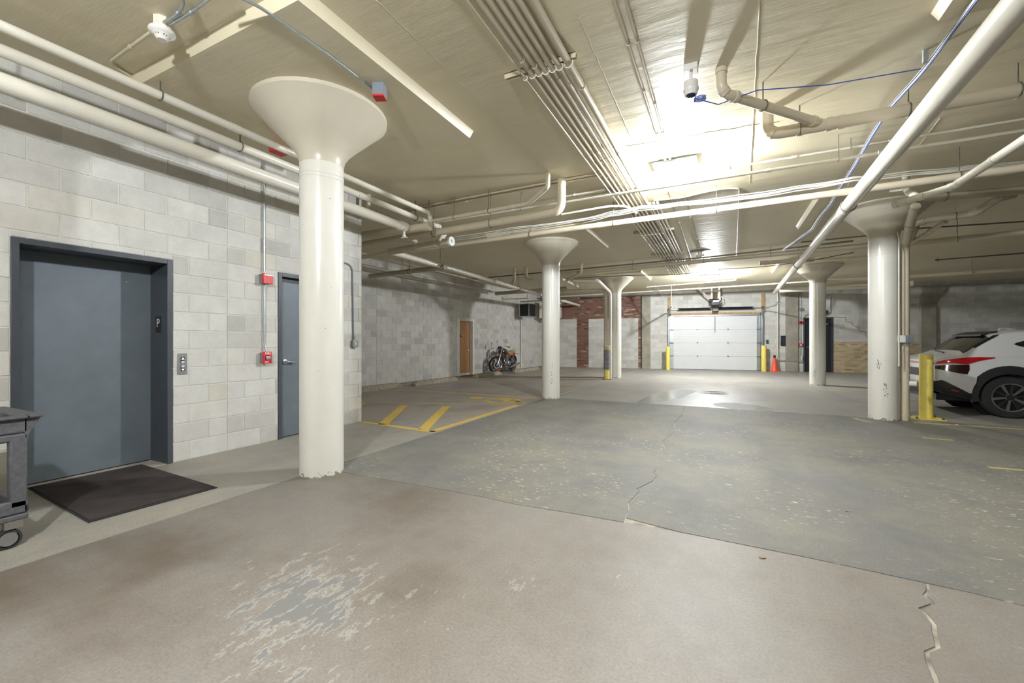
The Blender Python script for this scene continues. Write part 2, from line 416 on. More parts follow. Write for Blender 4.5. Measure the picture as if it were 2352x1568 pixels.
stripe((-4.0, 14.9), (-8.0, 14.8), .075, m_fpaint_w)
for yy in (9.0, 11.9, 14.6): stripe((2.75, yy), (8, yy + .1), .09, m_fpaint_w)
for a, b in (((1960, 960), (2000, 970)), ((2118, 1005), (2190, 1011)), ((2270, 1073), (2352, 1080)), ((1905, 897), (1935, 895)), ((1285, 905), (1320, 896))):
    stripe(Wz(*a, 0), Wz(*b, 0), .07, m_fpaint_w)
# wheelchair symbol: wheel arc, seat, back, head, foot
def wc(p): return (-4.35 + p[0], 8.32 + p[1])
arc = [wc((.42 * math.cos(a) , .42 * math.sin(a))) for a in [math.radians(-150 + 12 * i) for i in range(24)]]
arc_i = [wc((.31 * math.cos(a), .31 * math.sin(a))) for a in [math.radians(-150 + 12 * i) for i in range(24)]]
mb = MB()
for i in range(23): mb.prism([arc[i], arc[i + 1], arc_i[i + 1], arc_i[i]], .0003, .0022)
wcs = mb.build('wheelchair_symbol', m_fpaint, floor, label='yellow painted wheelchair symbol', flat=True)
mb = MB(); mb.prism([wc(p) for p in ((-.52, .12), (.0, .10), (.0, .22), (-.52, .24))], .0003, .0022); mb.prism([wc(p) for p in ((.0, -.1), (.1, -.1), (.1, .22), (0, .22))], .0003, .0022)
mb.prism([wc(p) for p in ((.1, -.1), (.55, -.02), (.55, .08), (.1, 0))], .0003, .0022); mb.build('seated_figure', m_fpaint, floor, flat=True)
MB().lathe([(.17, .0003), (.17, .0022)], (*wc((-.78, .17)), 0), 20).build('figure_head', m_fpaint, floor, flat=True)
# puddle film and drain cover
r = random.Random(4)
pud = [Wz(x, y, 0).xy for x, y in ((1636, 927), (1660, 924), (1700, 926), (1735, 930), (1790, 940), (1770, 943), (1725, 940), (1680, 938), (1645, 933))]
m_wet = M('wet_film', (.30, .30, .295), .16, var=.1, spec=.8)
MB().prism([tuple(p) for p in pud], .0003, .0012).build('puddle', m_wet, None, label='small shiny puddle on the driving lane', cat='puddle', flat=True)
pu2 = [Wz(x, y, 0).xy for x, y in ((1500, 905), (1560, 893), (1600, 898), (1570, 912), (1500, 925), (1455, 926))]
MB().prism([tuple(p) for p in pu2], .0003, .001).build('wet_patch', m_wet, None, label='damp shiny floor patch left of the drain', cat='puddle', flat=True)
dr = thing('drain_cover', 'round cast iron cover let into the driving lane', 'manhole cover', Wz(1640, 902, 0))
c0 = Wz(1640, 902, 0)
MB().lathe([(.34, 0), (.34, .006), (.33, .007)], c0, 40).build('cover_plate', M('cast_iron', (.36, .35, .335), .4, .1, var=.2, vs=20), dr)
for q in (.30, .23, .16, .09):
    MB().tube([c0 + Vector((q * math.cos(a), q * math.sin(a), .0085)) for a in [2 * PI * i / 36 for i in range(36)]], .006, 6, closed=True).build('raised_ring', m_alum, dr)

# ---- ceiling with drop panels over the columns
COLS = [(-3.60, 2.97), (-3.56, 9.2), (-3.47, 15.40), (2.44, 9.24), (2.555, 15.52)]
ceiling = MB().box(-9.6, 14.2, -8.2, 24.5, CEIL, CEIL + .2).build('ceiling', m_ceil, label='beige painted concrete slab ceiling', kind='structure', loc=(0, 0, 0))
DROP = CEIL - .085
for cx, cy in COLS + [(2.44, 2.97), (-3.6, -3.3), (2.44, -3.3)]:
    h = 1.07
    mb = MB(); a = [(-h, -h), (h, -h), (h, h), (-h, h)]
    mb.add([(cx + x * 1.03, cy + y * 1.03, CEIL) for x, y in a] + [(cx + x, cy + y, DROP) for x, y in a], [(0, 1, 5, 4), (1, 2, 6, 5), (2, 3, 7, 6), (3, 0, 4, 7), (4, 5, 6, 7)])
    mb.build('drop_panel', m_drop, ceiling, flat=True)
for a, b in (((865, 0), (1262, 396)), ((1330, 40), (1452, 322)), ((1745, 0), (1722, 420)), ((1290, 410), (1330, 452))):
    p, q = Wz(*a, CEIL), Wz(*b, CEIL)
    r = random.Random(3); pts = [p.lerp(q, i / 30) + Vector((r.uniform(-.004, .004), 0, 0)) for i in range(31)]
    MB().tube(pts, .0045, 5).build('seam_ridge', m_seam, ceiling, flat=True)
for a, b in (((1435, 335), (1790, 278)), ((2290, 95), (2352, 30)), ((2110, 335), (2160, 270))):
    p, q = Wz(*a, CEIL), Wz(*b, CEIL)
    r = random.Random(5); pts = [p.lerp(q, i / 20) + Vector((0, r.uniform(-.02, .02), 0)) for i in range(21)]
    MB().tube(pts, .003, 5).build('hairline_ridge', m_seam if a[0] > 2000 else m_rod, ceiling, flat=True)

# ---- block walls
def unit_block(mat, w, h, dpt):
    mb = MB().box(-.5, .5, 0, 1, -.5, .5)
    me = bpy.data.meshes.new('concrete_block'); bx, bz = .004 / w, .004 / h
    o = [(-.5, -.5), (.5, -.5), (.5, .5), (-.5, .5)]; i = [(-.5 + bx, -.5 + bz), (.5 - bx, -.5 + bz), (.5 - bx, .5 - bz), (-.5 + bx, .5 - bz)]
    vs = [(x, 1, z) for x, z in o] + [(x, .25, z) for x, z in o] + [(x, 0, z) for x, z in i]
    fs = [(8, 9, 10, 11)]
    for k in range(4):
        n = (k + 1) % 4; fs += [(k, n, 4 + n, 4 + k), (4 + k, 4 + n, 8 + n, 8 + k)]
    me.from_pydata(vs, [], fs); me.materials.append(mat); return me
CH, BW = .2032, .4064
def block_field(parent, mat, mat_s, u0, u1, z0, z1, holes=(), joints=(), anchor=0., par=0, limit=300, order=None, keep=None, name='concrete_block', seed=1, cell=None, gap=.010, proud=.004):
    """lays running-bond blocks between u0..u1 and z0..z1 of a wall whose local x runs along it"""
    ch, bw = cell or (CH, BW)
    r = random.Random(seed); out = []
    cuts = sorted([u0] + [j for j in joints if u0 < j < u1] + [u1])
    k0 = math.floor(z0 / ch + 1e-6); k1 = math.ceil(z1 / ch - 1e-6)
    for k in range(k0, k1):
        za, zb = max(z0, k * ch), min(z1, (k + 1) * ch)
        if zb - za < .015: continue
        for a, b in zip(cuts, cuts[1:]):
            off = anchor + ((k + par) % 2) * bw / 2
            e = [a]; x = off + math.ceil((a - off) / bw + 1e-6) * bw
            while x < b - 1e-4:
                if x - e[-1] > .03: e.append(x)
                x += bw
            if b - e[-1] < .03 and len(e) > 1: e.pop()
            e.append(b)
            for p, q in zip(e, e[1:]):
                cells = [(p, q, za, zb)]
                for hx0, hx1, hz0, hz1 in holes:
                    nx = []
                    for (a0, a1, c0, c1) in cells:
                        if a1 <= hx0 or a0 >= hx1 or c1 <= hz0 or c0 >= hz1: nx.append((a0, a1, c0, c1)); continue
                        if a0 < hx0: nx.append((a0, hx0, c0, c1))
                        if a1 > hx1: nx.append((hx1, a1, c0, c1))
                        m0, m1 = max(a0, hx0), min(a1, hx1)
                        if c1 > hz1: nx.append((m0, m1, hz1, c1))
                        if c0 < hz0: nx.append((m0, m1, c0, hz0))
                    cells = nx
                out += [c for c in cells if c[1] - c[0] > .025 and c[3] - c[2] > .02]
    me = unit_block(mat, bw, ch, .03); many = MB()
    if keep: singles = [c for c in out if keep(c)]; rest = [c for c in out if not keep(c)]
    else: singles, rest = out, []
    if order: singles.sort(key=order)
    rest += singles[limit:]; singles = singles[:limit]
    for a, b, c, d in singles:
        o = bpy.data.objects.new(name, me); col.objects.link(o); o.parent = parent
        o.location = ((a + b) / 2, -proud + r.uniform(-.0012, .0012), (c + d) / 2); o.scale = (b - a - gap, .03, d - c - gap)
    for a, b, c, d in rest:
        y = -proud + r.uniform(-.0012, .0012)
        many.add([(x, y, z) for x, z in ((a + gap / 2, c + gap / 2), (b - gap / 2, c + gap / 2), (b - gap / 2, d - gap / 2), (a + gap / 2, d - gap / 2))] +
                 [(x, .01, z) for x, z in ((a + gap / 2, c + gap / 2), (b - gap / 2, c + gap / 2), (b - gap / 2, d - gap / 2), (a + gap / 2, d - gap / 2))],
                 [(0, 1, 2, 3), (0, 4, 5, 1), (1, 5, 6, 2), (2, 6, 7, 3), (3, 7, 4, 0)])
    if many.v:
        o0 = ORG[parent.name]; 
        many.build(name + '_field' if not limit == 0 else name + '_field', mat_s, parent, kind='stuff', flat=True)
# lift wall
EL = (1.31, 2.47, 0, 2.18); D2 = (3.68, 4.70, 0, 2.23)
mb = MB()
for u0, u1, z0, z1 in ((-8.1, EL[0], 0, CEIL), (EL[0], EL[1], EL[3], CEIL), (EL[1], D2[0], 0, CEIL), (D2[0], D2[1], D2[3], CEIL), (D2[1], 5.14, 0, CEIL)):
    mb.box(u0, u1, .002, .2, z0, z1)
wl = mb.build('wall_left', m_mortar, frame=FL, loc=(0, 0, 0), label='grey concrete block wall with the lift and a dark door', kind='structure', flat=True)
block_field(wl, m_cmu, m_cmu_s, -8.1, 5.14, 0, CEIL, (EL, D2), (3.03,), 3.03, 0, keep=lambda c: c[1] > .9, seed=3)
wr = MB().box(0, 3.9, .002, .2, 0, CEIL).build('wall_return', m_mortar, frame=FR, loc=(0, 0, 0), label='block wall closing the corner behind the lift wall', kind='structure', flat=True)
block_field(wr, m_cmu, m_cmu_s, 0, 3.85, 0, CEIL, limit=0, seed=12)
MB().box(.4, 2.1, .2, 5.5, 0, CEIL).build('lift_shaft_core', m_black, wr, flat=True)
# far left wall
D3 = (8.02, 9.10, 0, 2.19)
mb = MB()
for u0, u1, z0, z1 in ((0, D3[0], 0, CEIL), (D3[0], D3[1], D3[3], CEIL), (D3[1], 15.6, 0, CEIL)): mb.box(u0, u1, .002, .2, z0, z1)
wf = mb.build('wall_far_left', m_mortar, frame=FF, loc=(0, 0, 0), label='long grey concrete block wall behind the motorcycle', kind='structure', flat=True)
block_field(wf, m_cmu, m_cmu_s, 0, 15.6, 0, CEIL, (D3,), (4.1, 10.12), 4.1, 0, keep=lambda c: c[1] > 3.4, order=lambda c: c[0], seed=5)
MB().box(3.0, 15.4, -.03, 0, 0, .03).build('baseboard_far_left', m_rod, frame=FF, label='dark strip along the foot of the far left wall', kind='structure', flat=True)
MB().box(4.2, 7.9, -.35, -.02, -.002, .012).build('floor_curb', m_fl_strip, frame=FF, label='thin concrete strip along the far left wall', kind='structure', flat=True)

# ---- back wall: brick, block infill, pilasters
GD = (6.90, 10.74, 0, 2.60)                                        # garage opening
DD = (12.34, 13.43, 0, 2.34)
mb = MB()
for u0, u1, z0, z1 in ((0, GD[0], 0, CEIL), (GD[0], GD[1], GD[3], CEIL), (GD[1], DD[0], 0, CEIL), (DD[0], DD[1], DD[3], CEIL), (DD[1], 23.6, 0, CEIL)): mb.box(u0, u1, .002, .3, z0, z1)
wb = mb.build('wall_back', m_mortar, frame=FB, loc=(0, 0, 0), label='back wall of brick, painted block and concrete piers', kind='structure', flat=True)
MB().box(.1, 5.64, -.002, .01, 2.44, 3.5).box(2.51, 3.1, -.002, .01, 0, 2.44).box(5.49, 5.64, -.002, .01, 0, 2.44).build('brick_bed', m_mortar_d, wb, flat=True)
BC = (.0762, .2286)
block_field(wb, m_brick, m_brick, .62, 5.62, 0, 3.5, ((.62, 2.51, 0, 2.45), (3.1, 5.49, 0, 2.42)), (), 0, 0, limit=0, name='brick', cell=BC, gap=.010, proud=.008, seed=2)
block_field(wb, m_tan, m_tan, 13.43, 16.33, 0, 1.295, (), (), 0, 0, limit=0, name='tan_brick', cell=BC, gap=.010, proud=.006, seed=8)
zones = [(.62, 2.51, 0, 2.45), (3.1, 5.49, 0, 2.42), (6.06, GD[0] - .06, 0, 3.45), (GD[0], GD[1], 2.78, 3.45), (GD[1] + .1, 11.66, 0, 3.45), (12.13, DD[0] - .02, 0, 3.5), (DD[0], DD[1], DD[3] + .01, 3.5), (13.43, 16.33, 1.30, 3.5), (16.86, 21.5, 0, 3.5)]
left = 300
for i, (a, b, c, d) in enumerate(zones):
    n0 = len(wb.children)
    block_field(wb, m_cmu_b, m_cmu_bs, a, b, c, d, (), (), a, i, limit=max(0, left), seed=20 + i, order=lambda q: q[2], keep=(lambda q: q[0] < 19.6) if i == 8 else None)
    left -= sum(1 for o in wb.children if o.name.startswith('concrete_block') and 'field' not in o.name) - (300 - left)
MB().box(-.1, 21.6, -.16, .0, 3.5, CEIL).build('edge_beam', m_conc, wb, bevel=.01, flat=True)
for u0, u1, flare in ((5.655, 6.05, 0), (11.666, 12.125, 0), (16.35, 16.85, .35)):
    mb = MB().box(u0, u1, -.10, .05, 0, 3.5 if not flare else 2.85)
    if flare: mb.prism([(u0, 2.85), (u1, 2.85), (u1 + flare, 3.5), (u0 + .05, 3.5)], -.10, .05, 'y')
    mb.build('concrete_pier', m_conc, wb, bevel=.012, flat=True)
MB().box(5.615, 5.65, -.02, .01, 0, 3.5).build('expansion_gap', m_black, wb, flat=True)
# stepped crack in the block work right of the dark door
st = [FB.px(*p) for p in ((1914, 728), (1942, 729), (1943, 739), (1957, 740), (1958, 746), (1965, 750), (1972, 751), (1974, 761), (1987, 762), (1988, 772), (1994, 773))]
MB().tube([(u, -.007, z) for u, z in st], .007, 5).build('stepped_crack', m_black, wb, flat=True)
# unseen sides that close the hall
wg = MB().box(0, 32.6, .002, .2, 0, CEIL).build('wall_right', m_mortar, frame=FG, loc=(0, 0, 0), label='grey block wall closing the hall on the right', kind='structure', flat=True)
block_field(wg, m_cmu, m_cmu_s, 0, 32.5, 0, CEIL, limit=0, seed=14)
MB().box(-5.3, 14.1, -8.3, -8.1, 0, CEIL).build('wall_rear', m_mortar, label='plain wall behind the camera', kind='structure', flat=True)

# ---- doors
def jamb_frame(mb, u0, u1, z1, w, y0, y1):
    mb.box(u0, u0 + w, y0, y1, 0, z1); mb.box(u1 - w, u1, y0, y1, 0, z1); mb.box(u0 + w, u1 - w, y0, y1, z1 - w, z1); return mb
d1 = thing('door_1', 'dark grey lift door set deep in a dark steel frame', None, (1.31, 0, 0), FL, kind='structure')
jamb_frame(MB(), EL[0], EL[1], EL[3], .05, -.012, .36).build('frame', m_dark, d1, bevel=.003)
MB().box(EL[0] + .05, EL[1] - .05, .335, .365, .012, EL[3] - .05).build('door_panel', m_doorpnl, d1)
MB().box(EL[0] + .05, EL[1] - .05, .0, .335, -.001, .004).build('sill', M('lift_sill', (.38, .35, .30), .6, var=.15), d1)
m_hole = MB().tube([(2.22 + .012 * math.cos(a), .333, 1.93 + .009 * math.sin(a)) for a in [2 * PI * i / 16 for i in range(16)]], .0025, 6, closed=True).build('keyhole_ring', m_steel, d1)
pl = MB().box(EL[1] - .054, EL[1] - .049, .12, .22, 1.40, 1.58).build('sign_plate', m_black, d1)
text_mesh('letter_p', 'P', .13, m_wtext, d1, Matrix.Translation((EL[1] - .0545, .17, 1.50)) @ Matrix(((0, 0, -1, 0), (-1, 0, 0, 0), (0, 1, 0, 0), (0, 0, 0, 1))))
d2 = thing('door_2', 'dark blue-grey steel door half hidden by the nearest column', None, (3.68, 0, 0), FL, kind='structure')
jamb_frame(MB(), D2[0], D2[1], D2[3], .055, -.012, .12).build('frame', m_dark, d2, bevel=.003)
MB().box(D2[0] + .06, D2[1] - .06, .045, .09, .012, 2.11).build('door_leaf', m_doorpnl, d2, bevel=.003)
MB().box(D2[0] + .055, D2[1] - .055, .06, .08, 2.10, 2.18).build('door_closer_recess', m_black, d2)
hd = MB().lathe([(.036, 0), (.034, .012), (.015, .016), (.012, .05)], (D2[0] + .13, .045, 1.03), 20, Matrix.Rotation(PI / 2, 3, 'X')).build('handle', m_steel, d2)
MB().tube(fillet([(D2[0] + .13, -.012, 1.03), (D2[0] + .16, -.014, 1.03), (D2[0] + .26, -.010, 1.022)], .02), .0105, 10).build('lever', m_steel, hd)
MB().box(D2[1] - .11, D2[1] - .10, .036, .044, 1.28, 1.4).build('vision_edge', m_black, d2)
d3 = thing('door_3', 'orange oak door in a pale frame on the far left wall', None, (8.02, 0, 0), FF, kind='structure')
m_frw = M('door_frame_white', (.74, .74, .70), .45, var=.04)
jamb_frame(MB(), D3[0], D3[1], D3[3], .11, -.03, .2).build('frame', m_frw, d3, bevel=.003)
MB().box(D3[0] + .11, D3[1] - .11, .11, .155, .10, D3[3] - .11).build('door_leaf', m_oak, d3)
MB().box(D3[0] + .11, D3[1] - .11, .105, .16, .005, .10).build('kick_plate', m_frw, d3)
MB().box(D3[0] + .27, D3[0] + .43, .100, .109, 1.47, 1.57).build('sign_plate', m_black, d3)
MB().box(D3[0] + .36, D3[0] + .42, .097, .1, 1.51, 1.56).build('sign_mark', m_alum, d3)
h3 = MB().lathe([(.035, 0), (.033, .012), (.014, .02), (.012, .06)], (D3[1] - .20, .11, .95), 14, Matrix.Rotation(PI / 2, 3, 'X')).build('handle', m_steel, d3)
MB().bar((D3[1] - .20, .05, .95), (D3[1] - .32, .05, .95), .02, .02).build('lever', m_steel, h3)
MB().lathe([(.03, 0), (.028, .02)], (D3[1] - .20, .11, 1.12), 14, Matrix.Rotation(PI / 2, 3, 'X')).build('deadbolt', m_steel, d3)
MB().box(D3[0] + .10, D3[0] + .42, -.06, .0, D3[3] - .09, D3[3] - .02).build('closer_body', m_galv, d3, bevel=.006)
MB().bar((D3[0] + .36, -.05, D3[3] - .06), (D3[0] + .2, .1, D3[3] - .1), .03, .012).build('closer_arm', m_galv, d3)
MB().box(8.0, 9.3, -.45, -.02, .001, .016).build('door_mat', M('brown_mat', (.22, .14, .06), .95, var=.3, vs=30), frame=FF, label='thin brown mat in front of the oak door', cat='mat')
# dark double door in the back wall
d5 = thing('door_5', 'dark charcoal steel door behind the far right column', None, (DD[0], 0, 0), FB, kind='structure')
jamb_frame(MB(), DD[0], DD[1], DD[3], .06, -.015, .12).build('frame', m_dark, d5)
MB().box(DD[0] + .06, DD[1] - .06, .04, .09, .01, DD[3] - .06).build('door_leaf', M('charcoal_door', (.022, .024, .03), .45, var=.1), d5)
MB().tube(fillet([(DD[0] + .10, .04, 1.06), (DD[0] + .10, -.02, 1.06), (DD[0] + .26, -.02, 1.05)], .03), .014, 8).build('handle', m_steel, d5)
MB().box(DD[1] - .40, DD[1] - .18, -.03, .04, 2.02, 2.08).build('closer_body', m_galv, d5)
# ---- garage door (sectional) with springs, tracks and opener; local x along the wall, -y into the room
gd = thing('door_4', 'white sectional overhead garage door', None, (GD[0], 0, 0), FB, kind='structure')
m_gdoor = M('garage_door_white', (.74, .75, .76), .4, var=.02, vs=3)
gx0, gx1, gh = 7.06, 10.60, 2.46
sh = gh / 4
for i in range(4):
    z0 = .012 + i * sh; mb = MB(); n = 6
    prof = [(0.03, z0), (0.0, z0 + .004)]
    for k in range(1, n):
        zz = z0 + sh * k / n; prof += [(0, zz - .006), (.004, zz), (0, zz + .006)]
    prof += [(0, z0 + sh - .010), (.012, z0 + sh - .002), (.03, z0 + sh - .002)]
    mb.prism([(.06 + y, z) for y, z in prof] + [(.10, z0 + sh - .002), (.10, z0)], gx0, gx1, 'x')
    s = mb.build('door_section', m_gdoor, gd, flat=True)
    if i:
        for u in (8.13, 9.41):
            MB().prism([(u - .028, z0), (u, z0 + .075), (u + .028, z0), (u, z0 - .075)], .045, .06, 'y').build('hinge', m_galv, s, flat=True)
            MB().cyl((u - .04, .04, z0), (u + .04, .04, z0), .014, n=8).build('hinge_pin', m_rod, s)
    for u in (gx0 - .06, gx1 + .06):
        MB().box(u - .09, u + .09, -.01, .06, z0 - .015, z0 + .015).build('roller_bracket', m_rod, s)
for u0, u1 in ((GD[0] + .02, gx0 + .03), (gx1 - .03, GD[1] - .02)):
    MB().box(u0, u1, .05, .12, 0, gh + .05).build('jamb_strip', m_galv, gd)
    MB().box(u0 - .0, u1, .12, .3, 0, gh + .1).build('jamb_reveal', m_conc, gd)
MB().box(gx0 - .05, gx1 + .05, .1, .3, 0, gh + .15).build('backing', m_black, gd)
MB().box(gx0 - .08, gx1 + .08, -.02, .06, gh + .02, gh + .07).build('top_seal', m_galv, gd)
MB().box(gx0 - .1, gx1 + .1, -.06, .0, gh + .08, gh + .17).build('header_timber', m_timber, gd)
for u in (GD[0] - .06, GD[1] + .0): MB().box(u, u + .13, -.05, .0, 2.64, 3.42).build('side_timber', m_timber, gd)
MB().box(8.74, 8.98, -.06, .0, 2.56, 3.45).build('centre_timber', M('old_timber', (.16, .10, .05), .7, var=.3, vs=12), gd)
sz = 2.80
MB().cyl((GD[0] - .05, -.17, sz), (GD[1] + .15, -.17, sz), .0135, n=10).build('torsion_shaft', m_steel, gd)
def coil(u0, u1, r, z):
    n = 44; pts = []
    for i in range(n * 8 + 1):
        a = 2 * PI * i / 8; pts.append((u0 + (u1 - u0) * i / (n * 8), -.17 + r * math.cos(a), z + r * math.sin(a)))
    return MB().tube(pts, (u1 - u0) / n * .46, 5)
for u0, u1 in ((7.30, 8.66), (8.98, 10.36)):
    coil(u0, u1, .05, sz).build('torsion_spring', m_black, gd)
    MB().cyl((u0, -.17, sz), (u1, -.17, sz), .043, n=14).build('spring_core', m_black, gd)
    for u in (u0, u1): MB().cyl((u - .03, -.17, sz), (u + .03, -.17, sz), .058, n=14).build('spring_cone', m_rod, gd)
for u in (GD[0] - .02, GD[1] + .02):
    MB().lathe([(.05, -.03), (.07, -.025), (.07, .025), (.05, .03)], (u, -.17, sz), 18, Matrix.Rotation(PI / 2, 3, 'Y')).build('cable_drum', m_rod, gd)
MB().box(8.74, 8.98, -.24, -.06, sz - .13, sz + .1).build('centre_bracket', m_rod, gd, bevel=.01)
for s, u in ((-1, GD[0] - .02), (1, GD[1] + .02)):
    mb = MB().box(u - .035, u - .025, -.13, -.03, 0, 2.45); mb.box(u - .035, u + .035, -.04, -.03, 0, 2.45); mb.box(u + .025, u + .035, -.13, -.03, 0, 2.45)
    mb.build('vertical_track', m_galv, gd, flat=True)
    arc = [(u, -.08 - .38 * (1 - math.cos(a)), 2.40 + .33 * math.sin(a)) for a in [PI / 2 * i / 8 for i in range(9)]] + [(u, -3.1, 2.74)]
    mb = MB()
    for a, b in zip(arc, arc[1:]): mb.bar(a, b, .06, .02); 
    mb.build('horizontal_track', m_galv, gd, flat=True)
    MB().bar((u, -2.9, 2.74), (u + s * -.02, -2.9, CEIL - .02), .04, .012).build('track_hanger', m_galv, gd, flat=True)
    MB().bar((u, -2.3, 2.75), (u + s * .55, -2.2, CEIL - .02), .045, .012).build('track_brace', m_galv, gd, flat=True)
MB().cyl((8.86, -.02, 2.45), (8.86, -.02, 1.72), .012, n=6).build('pull_cord', m_rod, gd)
op = thing('door_opener', 'black motor of the garage door opener hung on white brackets', 'opener', (8.78, -.75, 2.95), FB)
MB().cyl((8.52, -.8, 3.10), (8.98, -.8, 3.10), .085, n=18).build('motor', m_black, op)
MB().box(8.60, 8.95, -.98, -.62, 2.90, 3.06).build('gear_housing', m_black, op, bevel=.015)
MB().box(8.66, 8.92, -.99, -.9, 3.03, 3.12).build('control_cover', m_alum, op, bevel=.01)
MB().box(8.84, 8.90, -.7, -.1, 2.86, 2.92).build('drive_rail', m_rod, op)
for a, b in (((8.56, -.8, 3.15), (8.05, -1.3, CEIL - .01)), ((8.66, -.7, 3.12), (8.62, -.9, CEIL - .01)), ((8.90, -.7, 3.12), (8.92, -.9, CEIL - .01)), ((8.95, -.9, 3.1), (8.88, -1.2, CEIL - .01))):
    MB().bar(a, b, .07, .03).build('bracket', m_white, op, flat=True)
MB().tube(fillet([(8.93, -.85, 3.15), (9.05, -.85, 3.3), (9.08, -.85, 3.1), (8.95, -.85, 2.98)], .06), .012, 6).build('cable_loop', m_wire, op)

# ================================================================== COLUMNS
def make_column(label, x, y, bands=(3.05,)):
    t = thing('column', label, 'column', (x, y, 0), group='round columns with flared capitals')
    top = DROP; b = top - .53
    MB().lathe([(.205, 0), (.205, .5), (.205, b + .005)], (x, y, 0), 48).build('shaft', m_col, t)
    R = .625
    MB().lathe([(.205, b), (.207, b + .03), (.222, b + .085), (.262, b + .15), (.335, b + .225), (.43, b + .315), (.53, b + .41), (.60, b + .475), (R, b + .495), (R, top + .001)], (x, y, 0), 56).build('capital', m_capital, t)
    for z in bands:
        MB().tube([(x + .2055 * math.cos(a), y + .2055 * math.sin(a), z + .006 * math.sin(3 * a)) for a in [2 * PI * i / 40 for i in range(40)]], .003, 6, closed=True).build('form_seam', m_col, t)
    return t
labs = ['nearest cream column with flared capital, beside the lift and dark door', 'cream column with flared capital and black scuff, at the wheelchair bay corner',
        'slim far cream column with flared capital beside the wrapped bollard', 'cream column with downpipe behind it, beside the white car', 'far right cream column in front of the charcoal door']
cols = [make_column(l, x, y, ((2.90, 2.935) if i == 0 else (2.75,))) for i, (l, (x, y)) in enumerate(zip(labs, COLS))]
def scuff(c, ang, z0, z1, seed, w=.03):
    x, y = COLS[c]; r = random.Random(seed); mb = MB()
    for i in range(18):
        z = r.uniform(z0, z1); a = ang + r.uniform(-.18, .18) * (1 - abs(z - (z0 + z1) / 2) / (z1 - z0)); l = r.uniform(.006, .022); d = r.uniform(.003, .008)
        mb.prism([(a - d / .2, z), (a, z - l), (a + d / .2, z), (a + d / .3, z + l)], .2045, .2062, 'z')
    mb.v = [Vector((x + p.z * math.cos(p.x), y + p.z * math.sin(p.x), p.y)) for p in mb.v]
    mb.build('scuff_mark', m_scuff, cols[c], label='black scuff on the column paint', flat=True)
def facing(c): x, y = COLS[c]; return math.atan2(-y, -x)
scuff(1, facing(1) + .1, .35, .85, 1); scuff(3, facing(3) + .1, .25, .62, 2); scuff(4, facing(4) - .35, .2, .5, 3); scuff(3, facing(3) - .3, .85, 1.0, 7)

# ================================================================== LIGHTS (bulb-type fixtures of the hall)
m_hous = M('lamp_housing', (.62, .66, .74), .4, var=.03)
def lamp(x, y, label, power, drop=.165, rz=0.):
    t = thing('ceiling_lamp', label, 'lamp', (x, y, CEIL), group='ceiling lamps of the hall')
    MB().box(x - .27, x + .27, y - .15, y + .15, CEIL - .05, CEIL).build('housing', m_hous, t, bevel=.012)
    MB().box(x - .15, x + .15, y - .16, y + .16, CEIL - .06, CEIL - .05).build('cover', m_hous, t, bevel=.006)
    MB().lathe([(.045, CEIL - drop + .065), (.045, CEIL - .06)], (x, y, 0), 16).build('socket', m_plastic, t)
    if power:
        m, tr, b = nt('lamp_glow'); b.inputs['Emission Color'].default_value = (.93, .97, 1, 1); b.inputs['Emission Strength'].default_value = power
        b.inputs['Base Color'].default_value = (.9, .9, .9, 1)
        MB().sphere((x, y, CEIL - drop), .08, 14).build('globe', m, t)
    return t
lamp(-.56, 5.97, 'bright ceiling lamp in the middle of the driving lane', LAMP_MAIN)
lamp(-.40, 16.55, 'bright ceiling lamp just before the garage door', LAMP_FAR)
lamp(-1.1, -.80, 'ceiling lamp above the camera', LAMP_REAR, .38)
dl = thing('ceiling_rose', 'small unlit round lamp on the ceiling before the far bays', 'lamp', Wz(1608, 577, CEIL))
p = Wz(1608, 577, CEIL)
MB().lathe([(.16, -.012), (.30, 0)], p, 28).build('rim', m_rod, dl); MB().lathe([(.05, -.10), (.05, -.01)], p, 16).build('stem', m_white, dl); MB().lathe([(.001, -.16), (.1, -.13), (.1, -.10), (.05, -.1)], p, 20).build('dish', m_white, dl)

# ================================================================== PIPES
def pipe(label, pts, r, mat=m_pipe, name='pipe', bend=None, rings=(), ringr=1.16, ringl=None, hang=(), cat='pipe', group=None, n=14, smooth=True, ringmat=None, caps=()):
    pts = [Vector(p) for p in pts]
    path = fillet(pts, bend if bend is not None else 2.6 * r) if len(pts) > 2 else pts
    t = thing(name, label, cat, pts[0], group=group)
    MB().tube(path, r, n).build('tube', mat, t)
    for q in rings:
        c, d = at_len(path, q); L = (ringl or 1.6 * r) / 2
        MB().tube([c - d * L, c + d * L], r * ringr, n).build('coupling', ringmat or mat, t)
    for q in hang:
        c, d = at_len(path, q); h = MB()
        side = d.cross(Vector((0, 0, 1))).normalized()
        h.tube([c + side * (r * 1.12 * math.cos(a)) + Vector((0, 0, r * 1.12 * math.sin(a))) for a in [2 * PI * i / 16 for i in range(16)]], max(.005, r * .09), 6, closed=True)
        ho = h.build('hanger', m_rod, t)
        MB().cyl(c + Vector((0, 0, r * 1.1)), Vector((c.x, c.y, CEIL)), .006, n=6).build('hanger_rod', m_rod, ho)
    for q in caps:
        c = path[-1] if q else path[0]; d = (path[-1] - path[-2]).normalized() if q else (path[0] - path[1]).normalized()
        MB().tube([c - d * r * .9, c + d * .012], r * 1.13, n).build('end_cap', mat, t)
    return t
def Y(px, x): return Wx(px, 784, x).y
